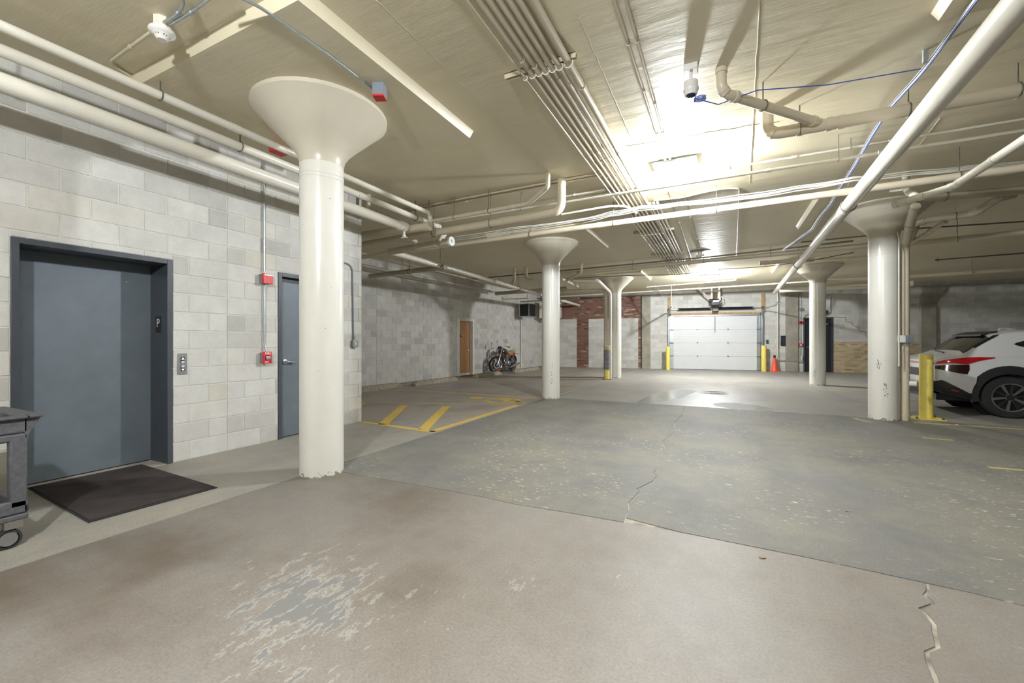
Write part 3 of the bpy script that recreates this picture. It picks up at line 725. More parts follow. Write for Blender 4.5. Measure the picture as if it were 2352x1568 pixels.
# three pipes along the lift wall
xa, xb_, xc = -4.395, -4.60, -4.66
ya = Y(988, xa)
pA = pipe('upper thin cream pipe along the lift wall, turning down at its end', [(xa, -3, 3.45), (xa, ya, 3.45), (xa, ya, 3.17)], .038, m_white, rings=(.62,), hang=(.55, .74, .97), ringr=1.08, ringl=.09)
pB = pipe('middle cream pipe along the lift wall', [(xb_, -3, 3.375), (xb_, Y(1008, xb_), 3.375)], .046, m_white, rings=(.80, .94), ringr=1.1, ringl=.1, hang=(.43, .62, .93), caps=(1,))
pC = pipe('lowest and thickest cream pipe along the lift wall', [(xc, -3, 3.175), (xc, Y(930, xc), 3.175)], .070, m_white, rings=(.985,), ringr=1.15, ringl=.07, hang=(.43,), caps=(1,))
yc = Y(930, xc)
v = thing('pipe_valve', 'small white drain cock at the end of the thickest wall pipe', 'valve', (xc, yc, 3.05))
MB().cyl((xc, yc - .02, 3.175), (xc, yc - .02, 3.02), .02, n=10).build('stem', m_white, v); MB().sphere((xc, yc - .02, 3.03), .032, 12).build('body', m_white, v)
MB().bar((xc - .06, yc - .02, 3.0), (xc + .06, yc - .02, 3.0), .02, .012).build('handle', m_white, v)
pipe('thin cream branch pipe between the wall pipes', [(-5.0, Y(850, -5.0), 3.38), (-5.0, Y(950, -5.0), 3.38), (-4.75, Y(962, -5.0), 3.38)], .024, m_white, rings=(.1, .3))
pipe('short cream riser above the wall pipes', [(-5.1, Y(846, -5.1), 3.3), (-5.1, Y(846, -5.1), CEIL)], .03, m_white, rings=(.93,), ringr=1.3)
# cross pipes just past the corner
pipe('beige cross pipe meeting the turned-down wall pipe', [Wz(800, 544, 3.17), Wz(988, 519, 3.17)], .062, m_pipe, rings=(.97,))
pipe('thick beige cross pipe ending in a white riser before the driving lane', [Wz(790, 569, 3.17), Wz(1290, 486, 3.19), Wz(1290, 486, 3.19) + Vector((0, 0, CEIL - 3.19))], .062, m_pipe, bend=.16, rings=(.3, .72), ringr=1.05, hang=(.45, .68))
q = Wz(1213, 468, 3.33)
pipe('cranked beige pipe climbing to the ceiling left of the white riser', [Wz(985, 509, 3.33), q, Wz(1252, 434, 3.42), Wz(1258, 428, 3.42), Vector((*Wz(1259, 397, CEIL).xy, CEIL))], .032, m_pipe, bend=.07, rings=(.3, .62), ringr=1.15, hang=(.2, .45))
pipe('long thin sprinkler pipe crossing the lane below the lamp', [Wz(1000, 511, 3.38), Wz(2500, 276, 3.38)], .0185, m_white, rings=(.2, .42, .66, .8), ringr=1.3, ringl=.05, hang=(.22, .5, .75))
pipe('slim conduit crossing right of the bright lamp', [Wz(1565, 403, 3.55), Wz(2500, 249, 3.55)], .0135, m_white, name='conduit', cat='conduit', rings=(.1, .35, .6), ringr=1.3, ringl=.05, hang=(.16, .5))
H1z = 3.12
pcap = pipe('beige cross pipe with a round screw cap at its end', [Wz(896, 578, H1z), Wz(1036, 554, H1z)], .068, m_pipe, rings=(.28, .48, .8), ringr=1.1, ringl=.035, ringmat=m_white)
cp = Wz(1036, 554, H1z); cd = (Wz(1036, 554, H1z) - Wz(896, 578, H1z)).normalized()
MB().tube([cp - cd * .03, cp + cd * .02], .083, 24).build('cleanout_cap', m_wtext, pcap)
MB().cbox(cp + cd * .03, (.03, .045, .045), Matrix.Rotation(math.atan2(cd.y, cd.x), 3, 'Z')).build('square_plug', m_plastic, pcap)
pipe('short stub joining the capped cross pipe from above', [Wz(1010, 556, H1z), Wz(1024, 537, 3.3) + Vector((0, 0, .05)), Wz(1022, 530, 3.4)], .05, m_white, bend=.06)
pipe('small curved elbow over the capped cross pipe', [Wz(955, 567, H1z), Wz(957, 556, H1z + .08), Wz(946, 549, H1z + .12), Wz(930, 551, H1z + .12)], .04, m_pipe, bend=.09)
pipe('cream pipe running back to the second column', [Wz(892, 577, H1z), Wz(938, 590, H1z), Wz(1250, 678, H1z), Wz(1330, 701, H1z)], .060, m_white, bend=.1, rings=(.14, .45, .52, .70), ringr=1.1, ringl=.07, hang=(.13, .46, .6, .78))
pipe('long beige pipe below the white cables', [Wz(790, 596, 3.30), Wz(2560, 357, 3.30)], .047, m_pipe, rings=(.53, .72), ringr=1.07, ringl=.09, hang=(.25, .42, .55, .68, .9))
r = random.Random(9)
for i, lb in enumerate(('topmost white cable of the bundle on the long pipe', 'upper middle white cable of the bundle on the long pipe', 'lower middle white cable of the bundle on the long pipe', 'lowest white cable of the bundle on the long pipe')):
    base = [(900, 572), (1050, 548), (1180, 528), (1330, 507), (1400, 493), (1470, 478), (1560, 468), (1700, 453), (1830, 432), (1960, 411), (2100, 398), (2240, 384), (2420, 366)]
    pts = [Wz(x, y + (i - 1.5) * 3.2 + r.uniform(-1.6, 1.6) , 3.39 + .017 * (3 - i)) for x, y in base]
    tt = []
    for a, b in zip(pts, pts[1:]): tt += [a.lerp(b, k / 5) + Vector((0, 0, -.012 * math.sin(PI * k / 5))) for k in range(5)]
    MB().tube(tt + [pts[-1]], .0075, 7).build('cable', m_wire, label=lb, cat='cable', group='white cables on the long pipe')
# pipes close to the far left wall
pipe('thin sprinkler pipe above the cream pipe near the far left wall', [Wz(800, 574, 3.38), Wz(1195, 668, 3.38)], .022, m_pipe, rings=(.25, .6), ringr=1.3, ringl=.05, hang=(.2, .55, .8))
pipe('thin sprinkler pipe closest to the far left wall', [Wz(800, 602, 3.3), Wz(1145, 672, 3.3)], .026, m_pipe, rings=(.45, .8), ringr=1.25, ringl=.06, hang=(.3, .6))
pipe('tapered beige branch crossing under the cream pipe', [Wz(850, 634, 3.08), Wz(1023, 613, 3.08)], .062, m_dkpipe, rings=(.3, .95), ringr=1.08, hang=(.55,))
pipe('beige header pipe behind the second column', [Wz(1139, 674, 3.2), Wz(1300, 662, 3.2)], .07, m_dkpipe)
pipe('small cream pipe under the header near the black heater', [Wz(1150, 687, 3.15), Wz(1213, 685, 3.15), Wz(1213, 676, 3.3)], .03, m_white, bend=.05)
pipe('low beige pipe passing the white heater', [Wz(1195, 693, 3.1), Wz(1330, 685, 3.1)], .03, m_dkpipe)
for i, (x0, y0, x1, y1) in enumerate(((1181, 617, 1184, 645), (1208, 614, 1212, 640))):
    a = Wz(x0, y0, CEIL)
    pipe(('left' if not i else 'right') + ' one of two short drain stubs left of the second column', [a, (a.x, a.y, 3.32), Wz(x1 + (14 if i else -8), y1 + 6, 3.22)], .05, m_pipe, rings=(.05,), ringr=1.35, ringl=.04, bend=.09)
# pipes about the third column
pipe('upper thin pipe crossing the lane before the third column', [Wz(1080, 641, 3.56), Wz(1640, 589, 3.56), Wz(1960, 553, 3.56)], .02, m_rod, hang=(.2, .5))
pipe('thick dull pipe crossing the lane before the third column', [Wz(1290, 630, 3.455), Wz(1480, 612, 3.455), Wz(2000, 563, 3.455)], .055, m_dkpipe, rings=(.5,), hang=(.3, .55, .75))
a = Wz(1336, 602, CEIL)
pipe('bent drain pipe right of the second column', [(a.x, a.y, CEIL), (a.x, a.y, 3.35), Wz(1300, 645, 3.22)], .035, m_pipe, bend=.1, rings=(.06,), ringr=1.3)
pipe('diagonal cream pipe from the second column to the third', [Wz(1290, 640, 3.3), Wz(1345, 666, 3.22), Wz(1352, 667, 3.2)], .045, m_pipe, bend=.1)
a = Wz(1393, 868, 0); b = Wz(1403, 868, 0)
d1z = 3.13
pipe('beige downpipe left of the third column', [(a.x - .02, a.y, 0), (a.x - .02, a.y, d1z), (a.x - 2.6, a.y - .4, d1z + .02)], .068, m_pipe, bend=.18, rings=(.3, .62), ringr=1.1)
pipe('cream downpipe tight against the third column', [(b.x - .02, b.y - .02, 0), (b.x - .02, b.y - .02, 3.05), Wz(1372, 643, 3.4), Wz(1295, 643, 3.4)], .062, m_white, bend=.15, rings=(.3, .6), ringr=1.1)
pipe('thin white pipe crossing in front of the garage door', [Wz(1262, 682, 3.50), Wz(1560, 665, 3.50), Wz(1960, 640, 3.50)], .03, m_white, rings=(.2, .5, .8), ringr=1.3, ringl=.08, hang=(.18, .42, .7))
pipe('thinner white conduit above the garage door pipe', [Wz(1485, 659, 3.58), Wz(1690, 643, 3.58), Wz(1693, 641, CEIL)], .022, m_white, name='conduit', cat='conduit', rings=(.1, .3), ringr=1.5, hang=(.15,))
pipe('dull pipe ending left of the fat white pipe', [Wz(1745, 604, 3.3), Wz(1870, 596, 3.3)], .05, m_dkpipe, caps=(0,), rings=(.1,))
# downpipe and branches at the fourth column
a = Wz(2080, 966, 0); zt = 3.0
pipe('beige downpipe behind the column next to the white car', [(a.x + .012, a.y + .06, 0), (a.x + .012, a.y + .06, zt - .12), Wz(2090, 512, zt + .1), Wz(2103, 474, 3.22)], .058, m_pipe, bend=.12, rings=(.02, .28, .31, .20, .86), ringr=1.13, ringl=.05)
MB().cyl((a.x + .05, a.y - .01, .62), (a.x + .13, a.y - .05, .62), .045, n=16).build('cleanout_plug', m_white, label='white screw plug on the downpipe beside the car', cat='pipe cap')
pipe('thin conduit on the right edge of the column by the car', [(a.x - .11, a.y - .09, 0.9), (a.x - .11, a.y - .09, 3.0), (a.x - .15, a.y - .02, 3.3)], .012, m_white, name='conduit', cat='conduit')
pipe('white drain pipe with capped end above the column by the car', [Wz(2056, 470, 3.10), Wz(2168, 435, 3.12), Wz(2192, 427, 3.12), Wz(2430, 270, 3.13)], .043, m_white, bend=.08, rings=(.05, .13, .27, .33, .62), ringr=1.12, ringl=.06, caps=(0,))
pipe('short white stub rising from the capped drain pipe', [Wz(2110, 453, 3.12), Wz(2085, 440, 3.3), Vector((*Wz(2080, 437, 3.45).xy, CEIL))], .042, m_white, bend=.06, rings=(.5,))
pipe('dark sagging drain pipe behind the white drain pipe', [Wz(2090, 556, 3.1), Wz(2104, 512, 3.24), Wz(2150, 501, 3.26), Wz(2235, 491, 3.26), Wz(2300, 452, 3.34), Wz(2330, 447, 3.36)], .052, m_dkpipe, bend=.1, rings=(.3, .45, .6, .75, .95), ringr=1.12, hang=(.4, .62))
pipe('dark cross pipe behind the capped drain pipe', [Wz(2100, 457, 3.36), Wz(2480, 425, 3.36)], .055, m_dkpipe, hang=(.2, .7))
pipe('diagonal beige pipe falling to the downpipe by the car', [Wz(2090, 560, 3.05), Wz(2172, 508, 3.24)], .036, m_pipe, rings=(.6,))
pipe('beige pipe crossing above the car at mid distance', [Wz(2070, 561, 3.22), Wz(2480, 521, 3.22)], .05, m_pipe, hang=(.35, .75))
pipe('farther beige pipe crossing above the car', [Wz(1870, 648, 3.28), Wz(2480, 611, 3.28)], .055, m_pipe, hang=(.4, .65))
pipe('thin dark pipe high above the car', [Wz(2070, 527, 3.5), Wz(2480, 500, 3.5)], .014, m_rod)
pipe('thin dark pipe with sprinkler head above the car', [Wz(2148, 597, 3.5), Wz(2480, 571, 3.5)], .018, m_rod, rings=(.02,), ringr=2)
pipe('fat cream pipe along the back wall ending at the right', [Wz(1790, 667, 3.24), Wz(1993, 657, 3.24), Wz(2096, 651, 3.24)], .085, m_white, caps=(1,), rings=(.3,), ringr=1.05)
pipe('thin line pipe left of the capped column drain', [Wz(1840, 556, 3.5), Wz(1995, 541, 3.5)], .014, m_rod)
# conduit against the ceiling at the right
# fat white pipe to the garage door
fa, fc = Wz(2320, 31, 3.10), Wz(1779, 672, 3.385)
pipe('fat glossy white pipe running from above the camera to the garage door', [fa - (fc - fa) * .22, fc], .081, m_white, bend=.02, rings=(.37, .43, .56, .66), ringr=1.03, ringl=.10, hang=(.36, .62), n=24)
# ceiling drains upper right
a = Wz(1657, 157, CEIL)
pipe('slim beige drain pipe dropping from the ceiling beside the security camera', [(a.x, a.y, CEIL), (a.x, a.y, 3.45), Wz(1890, 285, 3.44)], .042, m_pipe, bend=.12, rings=(.015, .13, .22, .9), ringr=1.2, ringl=.04, hang=(.45,))
a = Wz(1762, 256, CEIL)
pipe('thick beige drain pipe with a hooked end under the ceiling', [(a.x, a.y, CEIL), (a.x, a.y, 3.42), Wz(2480, 183, 3.43)], .058, m_pipe, bend=.17, rings=(.1, .2, .3, .34), ringr=1.1, ringl=.05, hang=(.2, .55, .85))
# conduits on strut channels
cb = [-1.505, -1.445, -1.39, -1.335, -1.28, -1.225, -1.155]
cr = [.011, .022, .022, .022, .022, .022, .030]
nm = ('leftmost thin', 'second', 'third', 'fourth', 'fifth', 'sixth', 'thickest right')
for i, (x, r_) in enumerate(zip(cb, cr)):
    pipe(f'{nm[i]} conduit of the long ceiling bundle', [(x, -3.0, CEIL - .075 + r_ - .022), (x + (x + 1.33) * .35, 16.2, CEIL - .075 + r_ - .022)], r_, m_pipe, name='conduit', cat='conduit', group='conduit bundle under the ceiling', rings=(.315 + .006 * i, .41 + .004 * ((i * 3) % 7), .70), ringr=1.15, ringl=.09, n=12)
for i, x in enumerate((-1.08, -1.02, -.96)):
    pipe(('left', 'middle', 'right')[i] + ' one of the three conduits joining the bundle beyond the lamp', [(x, 7.3, CEIL - .075), (x - .01, 16.2, CEIL - .075)], .022, m_pipe, name='conduit', cat='conduit', group='conduit bundle under the ceiling', rings=(.3, .6), ringr=1.15, ringl=.09, n=12)
for i, y in enumerate((3.34, 6.55, 9.35, 11.9, 13.9)):
    x0 = -1.72 if i != 1 else -2.0
    t = thing('strut_channel', ('first', 'second', 'third', 'fourth', 'fifth')[i] + ' steel strut channel carrying the conduit bundle, counted from the camera', 'bracket', (x0, y, CEIL), group='strut channels of the conduit bundle')
    mb = MB().box(x0, -.9 if i > 1 else -1.07, y - .02, y - .016, CEIL - .046, CEIL - .001); mb.box(x0, -.9 if i > 1 else -1.07, y + .016, y + .02, CEIL - .046, CEIL - .001); mb.box(x0, -.9 if i > 1 else -1.07, y - .02, y + .02, CEIL - .006, CEIL - .001)
    mb.build('channel', m_pipe, t, flat=True)
    for x, r_ in zip(cb, cr):
        xx = x + (x + 1.33) * .35 * (y + 3) / 19.2; z = CEIL - .075 + r_ - .022
        MB().tube([(xx + (r_ + .007) * math.cos(a), y, z + (r_ + .007) * math.sin(a)) for a in [2 * PI * k / 12 for k in range(12)]], .005, 5, closed=True).build('clamp', m_white, t)
for i, x in enumerate((-.665, -.605)):
    pipe(('left', 'right')[i] + ' slim conduit feeding the bright lamp', [(x + .02 * i, .5, CEIL - .014), (x, 5.8, CEIL - .014)], .0125, m_pipe, name='conduit', cat='conduit', rings=(.55, .68 + .05 * i, .85), ringr=1.4, ringl=.03, n=10)
pipe('left slim conduit behind the bright lamp', [(-.75, 7.0, CEIL - .013), (-.8, 13.5, CEIL - .013)], .012, m_pipe, name='conduit', cat='conduit', rings=(.3, .6), ringr=1.4, ringl=.03)
pipe('right slim conduit leading to the unlit lamp', [(-.55, 7.2, CEIL - .013), (-.53, 12.0, CEIL - .013)], .012, m_pipe, name='conduit', cat='conduit', rings=(.3, .7), ringr=1.4, ringl=.03)
zz = CEIL - .021
pipe('wavy white conduit bending off below the bright lamp', [Wz(1502, 460, zz), Wz(1571, 453, zz), Wz(1614, 441, zz), Wz(1665, 432, zz), Wz(1699, 432, zz), Wz(1697, 470, zz), Wz(1692, 590, zz)], .013, m_white, name='conduit', cat='conduit', bend=.25, rings=(.3, .7), ringr=1.4, ringl=.03)
pipe('upper conduit curving into the bundle left of the lamp', [Wz(925, 482, zz), Wz(1205, 429, zz), Wz(1368, 400, zz), Wz(1392, 392, zz), Wz(1370, 350, zz)], .014, m_pipe, name='conduit', cat='conduit', bend=.25, rings=(.35, .6), ringr=1.4, ringl=.03)
pipe('lower conduit curving into the bundle left of the lamp', [Wz(935, 486, zz), Wz(1205, 436, zz), Wz(1375, 403, zz), Wz(1405, 412, zz), Wz(1425, 436, zz)], .016, m_pipe, name='conduit', cat='conduit', bend=.3, rings=(.3,), ringr=1.4, ringl=.03)
pipe('third conduit crossing to the bundle', [Wz(1290, 452, 3.6), Wz(1390, 435, 3.6)], .014, m_white, name='conduit', cat='conduit', rings=(.3,), ringr=1.4)
pipe('white conduit hooking into the bundle behind the long pipe', [Wz(1290, 492, 3.55), Wz(1400, 473, 3.55), Wz(1440, 473, 3.55), Wz(1462, 490, 3.55)], .018, m_white, name='conduit', cat='conduit', bend=.2, rings=(.6,), ringr=1.3, hang=(.6,))
# ================================================================== THINGS ON THE LIFT WALL (frame FL: x = along the wall, -y = into the room)
cpn = thing('call_panel', 'brushed metal lift call panel with up and down buttons', 'call panel', (2.56, 0, .94), FL)
MB().box(2.515, 2.605, -.012, 0, .945, 1.175).build('plate', m_alum, cpn, bevel=.002)
m_lit = M('button_glow', (.9, .78, .5), .4, var=0, emit=.8); m_pale = M('button_face', (.6, .66, .76), .3, var=0)
for z, s in ((1.10, 1), (1.015, -1)):
    b = MB().box(2.543, 2.580, -.016, -.010, z - .034, z + .034).build('button', m_black, cpn, bevel=.003)
    MB().prism([(2.5615, z + s * .029), (2.5465, z + s * .008), (2.5765, z + s * .008)], -.019, -.015, 'y').build('arrow', m_lit, b, flat=True)
    MB().box(2.547, 2.576, -.019, -.015, z - s * .031 if s > 0 else z + .006, z - .006 if s > 0 else z + .031).build('lens', m_pale, b)
MB().cyl((2.5615, -.0125, 1.155), (2.5615, -.0135, 1.155), .004, n=10).build('keyswitch', m_steel, cpn)
# fire alarm riser: conduit, sounder box, conduit, pull station
pipe('galvanised conduit running down to the red alarm boxes', [FL.w((3.47, -.03, 3.6)), FL.w((3.47, -.03, 2.22)), FL.w((3.485, -.045, 2.16))], .0115, m_galv, name='conduit', cat='conduit', rings=(.2, .5, .75), ringr=1.35, ringl=.03, bend=.03)
pipe('galvanised conduit between the two red alarm boxes', [FL.w((3.485, -.04, 2.05)), FL.w((3.475, -.03, 1.95)), FL.w((3.475, -.03, 1.26)), FL.w((3.49, -.045, 1.17))], .0115, m_galv, name='conduit', cat='conduit', rings=(.05, .55, .93), ringr=1.35, ringl=.03, bend=.05)
al = thing('alarm_sounder', 'red alarm sounder box on the lift wall above the pull station', 'alarm', (3.5, 0, 2.04), FL)
MB().box(3.42, 3.54, -.062, 0, 2.045, 2.165).build('back_box', m_grey, al, bevel=.004)
MB().box(3.415, 3.545, -.10, -.062, 2.04, 2.17).build('front', m_red, al, bevel=.008)
MB().box(3.43, 3.54, -.103, -.098, 2.145, 2.163).build('white_strip', m_wtext, al)
ps = thing('pull_station', 'red fire alarm pull station lettered FIRE on the lift wall', 'fire alarm', (3.49, 0, 1.02), FL)
MB().box(3.43, 3.52, -.055, 0, 1.035, 1.165).build('back_box', m_grey, ps, bevel=.004)
MB().box(3.425, 3.535, -.092, -.055, 1.025, 1.175).build('housing', m_redp, ps, bevel=.006)
MB().box(3.445, 3.517, -.098, -.09, 1.068, 1.128).build('pull_bar', m_black, ps, bevel=.006)
for z in (1.083, 1.098, 1.112): MB().box(3.452, 3.510, -.100, -.097, z - .0035, z + .0035).build('instruction_line', m_wtext, ps)
MF = Matrix(((1, 0, 0, 0), (0, 0, -1, 0), (0, 1, 0, 0), (0, 0, 0, 1)))     # text facing -y
text_mesh('fire_lettering', 'FIRE', .042, m_wtext, ps, Matrix.Translation((3.481, -.0925, 1.151)) @ MF)
MB().box(3.440, 3.490, -.0935, -.0915, 1.040, 1.048).build('maker_strip', m_wtext, ps)
MB().cyl((3.518, -.092, 1.043), (3.518, -.095, 1.043), .007, n=12).build('key_lock', m_black, ps)
# switch box right of the nearest column
pipe('dark conduit bending over to the switch box', [FL.w((4.62, -.02, 2.53)), FL.w((4.93, -.02, 2.53)), FL.w((4.95, -.02, 1.45)), FL.w((4.955, -.03, 1.33))], .0115, m_grey, name='conduit', cat='conduit', bend=.14, rings=(.97,), ringr=1.5, ringl=.03)
sb = thing('switch_box', 'grey metal light switch box near the wall corner', 'light switch', (4.96, 0, 1.21), FL)
MB().box(4.915, 5.0, -.055, 0, 1.215, 1.325).build('box', m_grey, sb, bevel=.005)
MB().box(4.91, 5.005, -.062, -.055, 1.21, 1.33).build('cover', m_galv, sb, bevel=.004); MB().box(4.948, 4.968, -.067, -.061, 1.245, 1.295).build('rocker', m_plastic, sb, bevel=.003)
# floor mat
fm = thing('door_mat', 'dark brown rubber-edged mat in front of the lift door', 'mat', (-4.78, 1.84, 0))
pts = [Wz(x, y, .01) for x, y in ((62, 1119), (325, 1065), (500, 1118), (203, 1198))]
MB().prism([(p.x, p.y) for p in pts], .001, .008).build('rubber_border', m_rubber, fm, flat=True)
c = sum(pts, Vector()) / 4
MB().prism([tuple((p + (c - p) * .035).xy) for p in pts], .008, .013).build('carpet', m_mat, fm, flat=True)
# utility cart at the left edge
x0, x1, y0, y1 = -4.65, -4.0, -.02, 1.07
ct = thing('utility_cart', 'grey plastic two-shelf utility cart cut by the left edge', 'cart', ((x0 + x1) / 2, (y0 + y1) / 2, 0))
mb = MB().box(x0, x1, y0, y1, .67, .72)
mb.box(x0, x0 + .03, y0, y1, .72, .83); mb.box(x1 - .03, x1, y0, y1, .72, .83); mb.box(x0, x1, y1 - .03, y1, .72, .83); mb.box(x0, x1, y0, y0 + .03, .72, .83)
mb.build('upper_tray', m_cart, ct, bevel=.012)
mb = MB().box(x0 - .02, x1 + .03, y1 - .02, y1 + .06, .815, .835); mb.box(x1 - .02, x1 + .03, y0 - .02, y1, .815, .835); mb.box(x0 - .02, x0 + .02, y0, y1, .815, .835); mb.box(x0 + .02, x1 - .02, y1 - .13, y1 - .105, .74, .828)
mb.box(x0 + .28, x0 + .30, y1 - .12, y1, .74, .828); mb.build('tray_lip', m_cart, ct, bevel=.006)
MB().prism([(y1 + .055, .815), (y1 - .02, .67), (y1 - .02, .815)], x0, x1, 'x').build('handle_gusset', m_cart, ct, bevel=.004)
mb = MB().box(x0, x1, y0, y1, .17, .21); mb.box(x0, x1, y0, y0 + .03, .21, .30); mb.box(x0, x1, y1 - .03, y1, .21, .27); mb.box(x0, x0 + .03, y0, y1, .21, .30); mb.box(x1 - .03, x1, y0, y1, .21, .30)
mb.build('lower_tray', m_cart, ct, bevel=.012)
for lx in (x0, x1 - .055):
    for ly in (y0, y1 - .085):
        MB().box(lx, lx + .055, ly, ly + .08, .25, .69).build('leg', m_cart, ct, bevel=.01)
        cs = MB().box(lx + .0, lx + .05, ly - .02, ly + .06, .125, .175).build('caster', m_steel, ct)
        w = (lx + .02, ly + .0)
        MB().lathe([(.048, -.018), (.062, -.014), (.062, .014), (.048, .018)], (w[0], w[1], .0625), 20, Matrix.Rotation(PI / 2, 3, 'Y'), False).build('caster_wheel', m_rubber, cs)
        MB().lathe([(.042, -.02), (.042, .02)], (w[0], w[1], .0625), 16, Matrix.Rotation(PI / 2, 3, 'Y')).build('wheel_hub', m_alum, cs)
# ================================================================== CEILING DEVICES
p = Wz(372, 72, 3.57)
sd = thing('smoke_detector', 'white smoke detector with glowing red light on the ceiling', 'smoke detector', (p.x, p.y, 3.50))
MB().lathe([(.055, 3.575), (.055, CEIL)], (p.x, p.y, 0), 8).build('junction_box', m_white, sd)
MB().lathe([(.03, 3.505), (.036, 3.512), (.048, 3.53), (.066, 3.545), (.078, 3.552), (.082, 3.562), (.078, 3.575), (.05, 3.578)], (p.x, p.y, 0), 32).build('base', m_plastic, sd)
for k in range(6):
    a0 = 2 * PI * k / 6; mb = MB()
    mb.prism([(.039, a0 + .12), (.05, a0 + .12), (.05, a0 + .9), (.039, a0 + .9)], 0, 1, 'z')
    mb.v = [Vector((p.x + q.x * 1.04 * math.cos(q.y), p.y + q.x * 1.04 * math.sin(q.y), 3.524 + (q.x - .039) * 1.1 + (0 if q.z else -.004))) for q in mb.v]
    mb.build('vent_slot', m_black, sd, flat=True)
MB().sphere((p.x + .02, p.y - .036, 3.523), .006, 8).build('status_light', M('red_led', (1, .05, .03), .4, var=0, emit=6), sd)
pipe('left galvanised conduit leaving the smoke detector', [(p.x + .05, p.y - .01, 3.61), Wz(405, 35, 3.62), Wz(422, 12, 3.63), Wz(414, -25, 3.63)], .0115, m_galv, name='conduit', cat='conduit', bend=.08, rings=(.4,), ringr=1.5, ringl=.03)
pipe('right galvanised conduit leaving the smoke detector', [(p.x + .07, p.y + .02, 3.61), Wz(440, 28, 3.62), Wz(520, -32, 3.62)], .0115, m_galv, name='conduit', cat='conduit', bend=.08, rings=(.35,), ringr=1.5, ringl=.03)
pipe('painted conduit from the smoke detector to the wall pipes', [(p.x - .05, p.y, 3.62), Wz(255, 140, 3.64), Wz(262, 152, 3.64), Wz(420, 250, 3.64)], .012, m_pipe, name='conduit', cat='conduit', bend=.07, rings=(.3,), ringr=1.4, ringl=.03)
q = Wz(872, 214, 3.5)
pipe('galvanised conduit across the ceiling to the red and grey box', [Wz(480, -40, 3.56), Wz(560, -2, 3.56), Wz(600, 18, 3.56), Wz(770, 137, 3.56), Wz(855, 203, 3.545)], .0115, m_galv, name='conduit', cat='conduit', bend=.1, rings=(.62, .93), ringr=1.35, ringl=.03)
bx = thing('alarm_box', 'small grey box with a red front beside the nearest capital', 'alarm', (q.x, q.y, 3.46))
R = Matrix.Rotation(math.radians(25), 3, 'Z')
MB().cbox((q.x, q.y, 3.52), (.10, .10, .11), R).build('box', m_grey, bx, bevel=.005)
MB().cbox((q.x, q.y, 3.46), (.10, .10, .016), R).build('red_cover', m_red, bx, bevel=.004)
q = Wz(640, 341, 3.56)
MB().box(q.x - .06, q.x + .06, q.y - .08, q.y + .08, 3.5, CEIL).build('alarm_sensor_box', m_red, label='small dark red box on the ceiling behind the nearest capital', cat='alarm', bevel=.006)
# security camera
q = Wz(1587, 152, CEIL)
scm = thing('security_camera', 'white dome security camera hanging on a short ceiling pole', 'camera', (q.x, q.y, 3.35))
MB().box(q.x - .055, q.x + .055, q.y - .055, q.y + .055, CEIL - .055, CEIL).build('mount_box', m_plastic, scm, bevel=.006)
MB().cyl((q.x, q.y, CEIL - .05), (q.x, q.y, 3.525), .013, n=12).build('pole', m_plastic, scm)
MB().lathe([(.03, 3.53), (.056, 3.525), (.058, 3.47), (.062, 3.465), (.062, 3.45), (.05, 3.43), (.045, 3.43)], (q.x, q.y, 0), 28).build('housing', m_plastic, scm)
MB().sphere((q.x, q.y, 3.435), .046, 16).build('dome', M('smoked_dome', (.02, .025, .05), .08, var=0), scm)
MB().lathe([(.047, 3.44), (.053, 3.425), (.047, 3.41)], (q.x, q.y, 0), 24).build('dome_ring', m_plastic, scm)
zc = 3.36
cx, cy = q.x + .03, q.y + .02
MB().tube([(cx, cy, 3.43), (cx + .005, cy, 3.37)] + [(cx + .04 + .045 * math.cos(a), cy + .03 * math.sin(a), 3.35 + .002 * a) for a in [PI + .5 * i for i in range(38)]] + [Wz(1650, 240, 3.40), Wz(1712, 217, 3.44), Wz(1740, 207, 3.47), Wz(1900, 195, 3.47), Wz(2115, 158, 3.55)], .0045, 6).build('cable', m_blue, label='blue cable coiled under the security camera and strung to the right', cat='cable')
r = random.Random(2)
for i, m_ in enumerate((m_grey, m_wire, m_blue)):
    base = [(2290, -60), (2240, 0), (2130, 150), (2100, 185), (2040, 250), (2000, 315), (1960, 385), (1930, 430), (1908, 470), (1885, 497), (1868, 525), (1800, 575)]
    pts = [Wz(x + (i - 1) * 4 + r.uniform(-1, 1), y, 3.545 - .018 * i - (.015 if k % 2 else 0)) for k, (x, y) in enumerate(base)]
    MB().tube(fillet(pts, .15, 4), .0065, 6).build('cable', m_ if i != 1 else m_wire, label=('grey cable of the run beside the fat white pipe', 'white cable of the run beside the fat white pipe', 'blue cable of the run beside the fat white pipe')[i], cat='cable', group='cables beside the fat white pipe')
for k, (x, y) in enumerate(((2125, 140), (1905, 478))):
    a = Wz(x, y, 3.57)
    MB().bar((a.x, a.y, 3.56), (a.x, a.y, CEIL), .03, .03).build('cable_clip', m_galv, label=('near', 'far')[k] + ' metal clip holding the blue cables', cat='bracket')
pts = [Wz(x, y, 3.45) for x, y in ((1290, 640), (1440, 632), (1560, 631), (1660, 617), (1740, 614), (1840, 602), (1960, 580))]
MB().tube(fillet(pts, .8), .009, 6).build('cable', m_black, label='black cable sagging across the far bays', cat='cable')
for k, (x, y, l) in enumerate(((1176, 542, 'left'), (2043, 440, 'right'))):
    a = Wz(x, y, 3.5); sp = thing('pipe_bracket', 'small white bracket hanging on the ' + l + ' part of the long pipe', 'bracket', a)
    MB().bar(a, a + Vector((.14, -.04, -.01)), .05, .03).build('arm', m_white, sp, flat=True); MB().cyl(a, (a.x, a.y, CEIL), .006, n=6).build('rod', m_rod, sp)
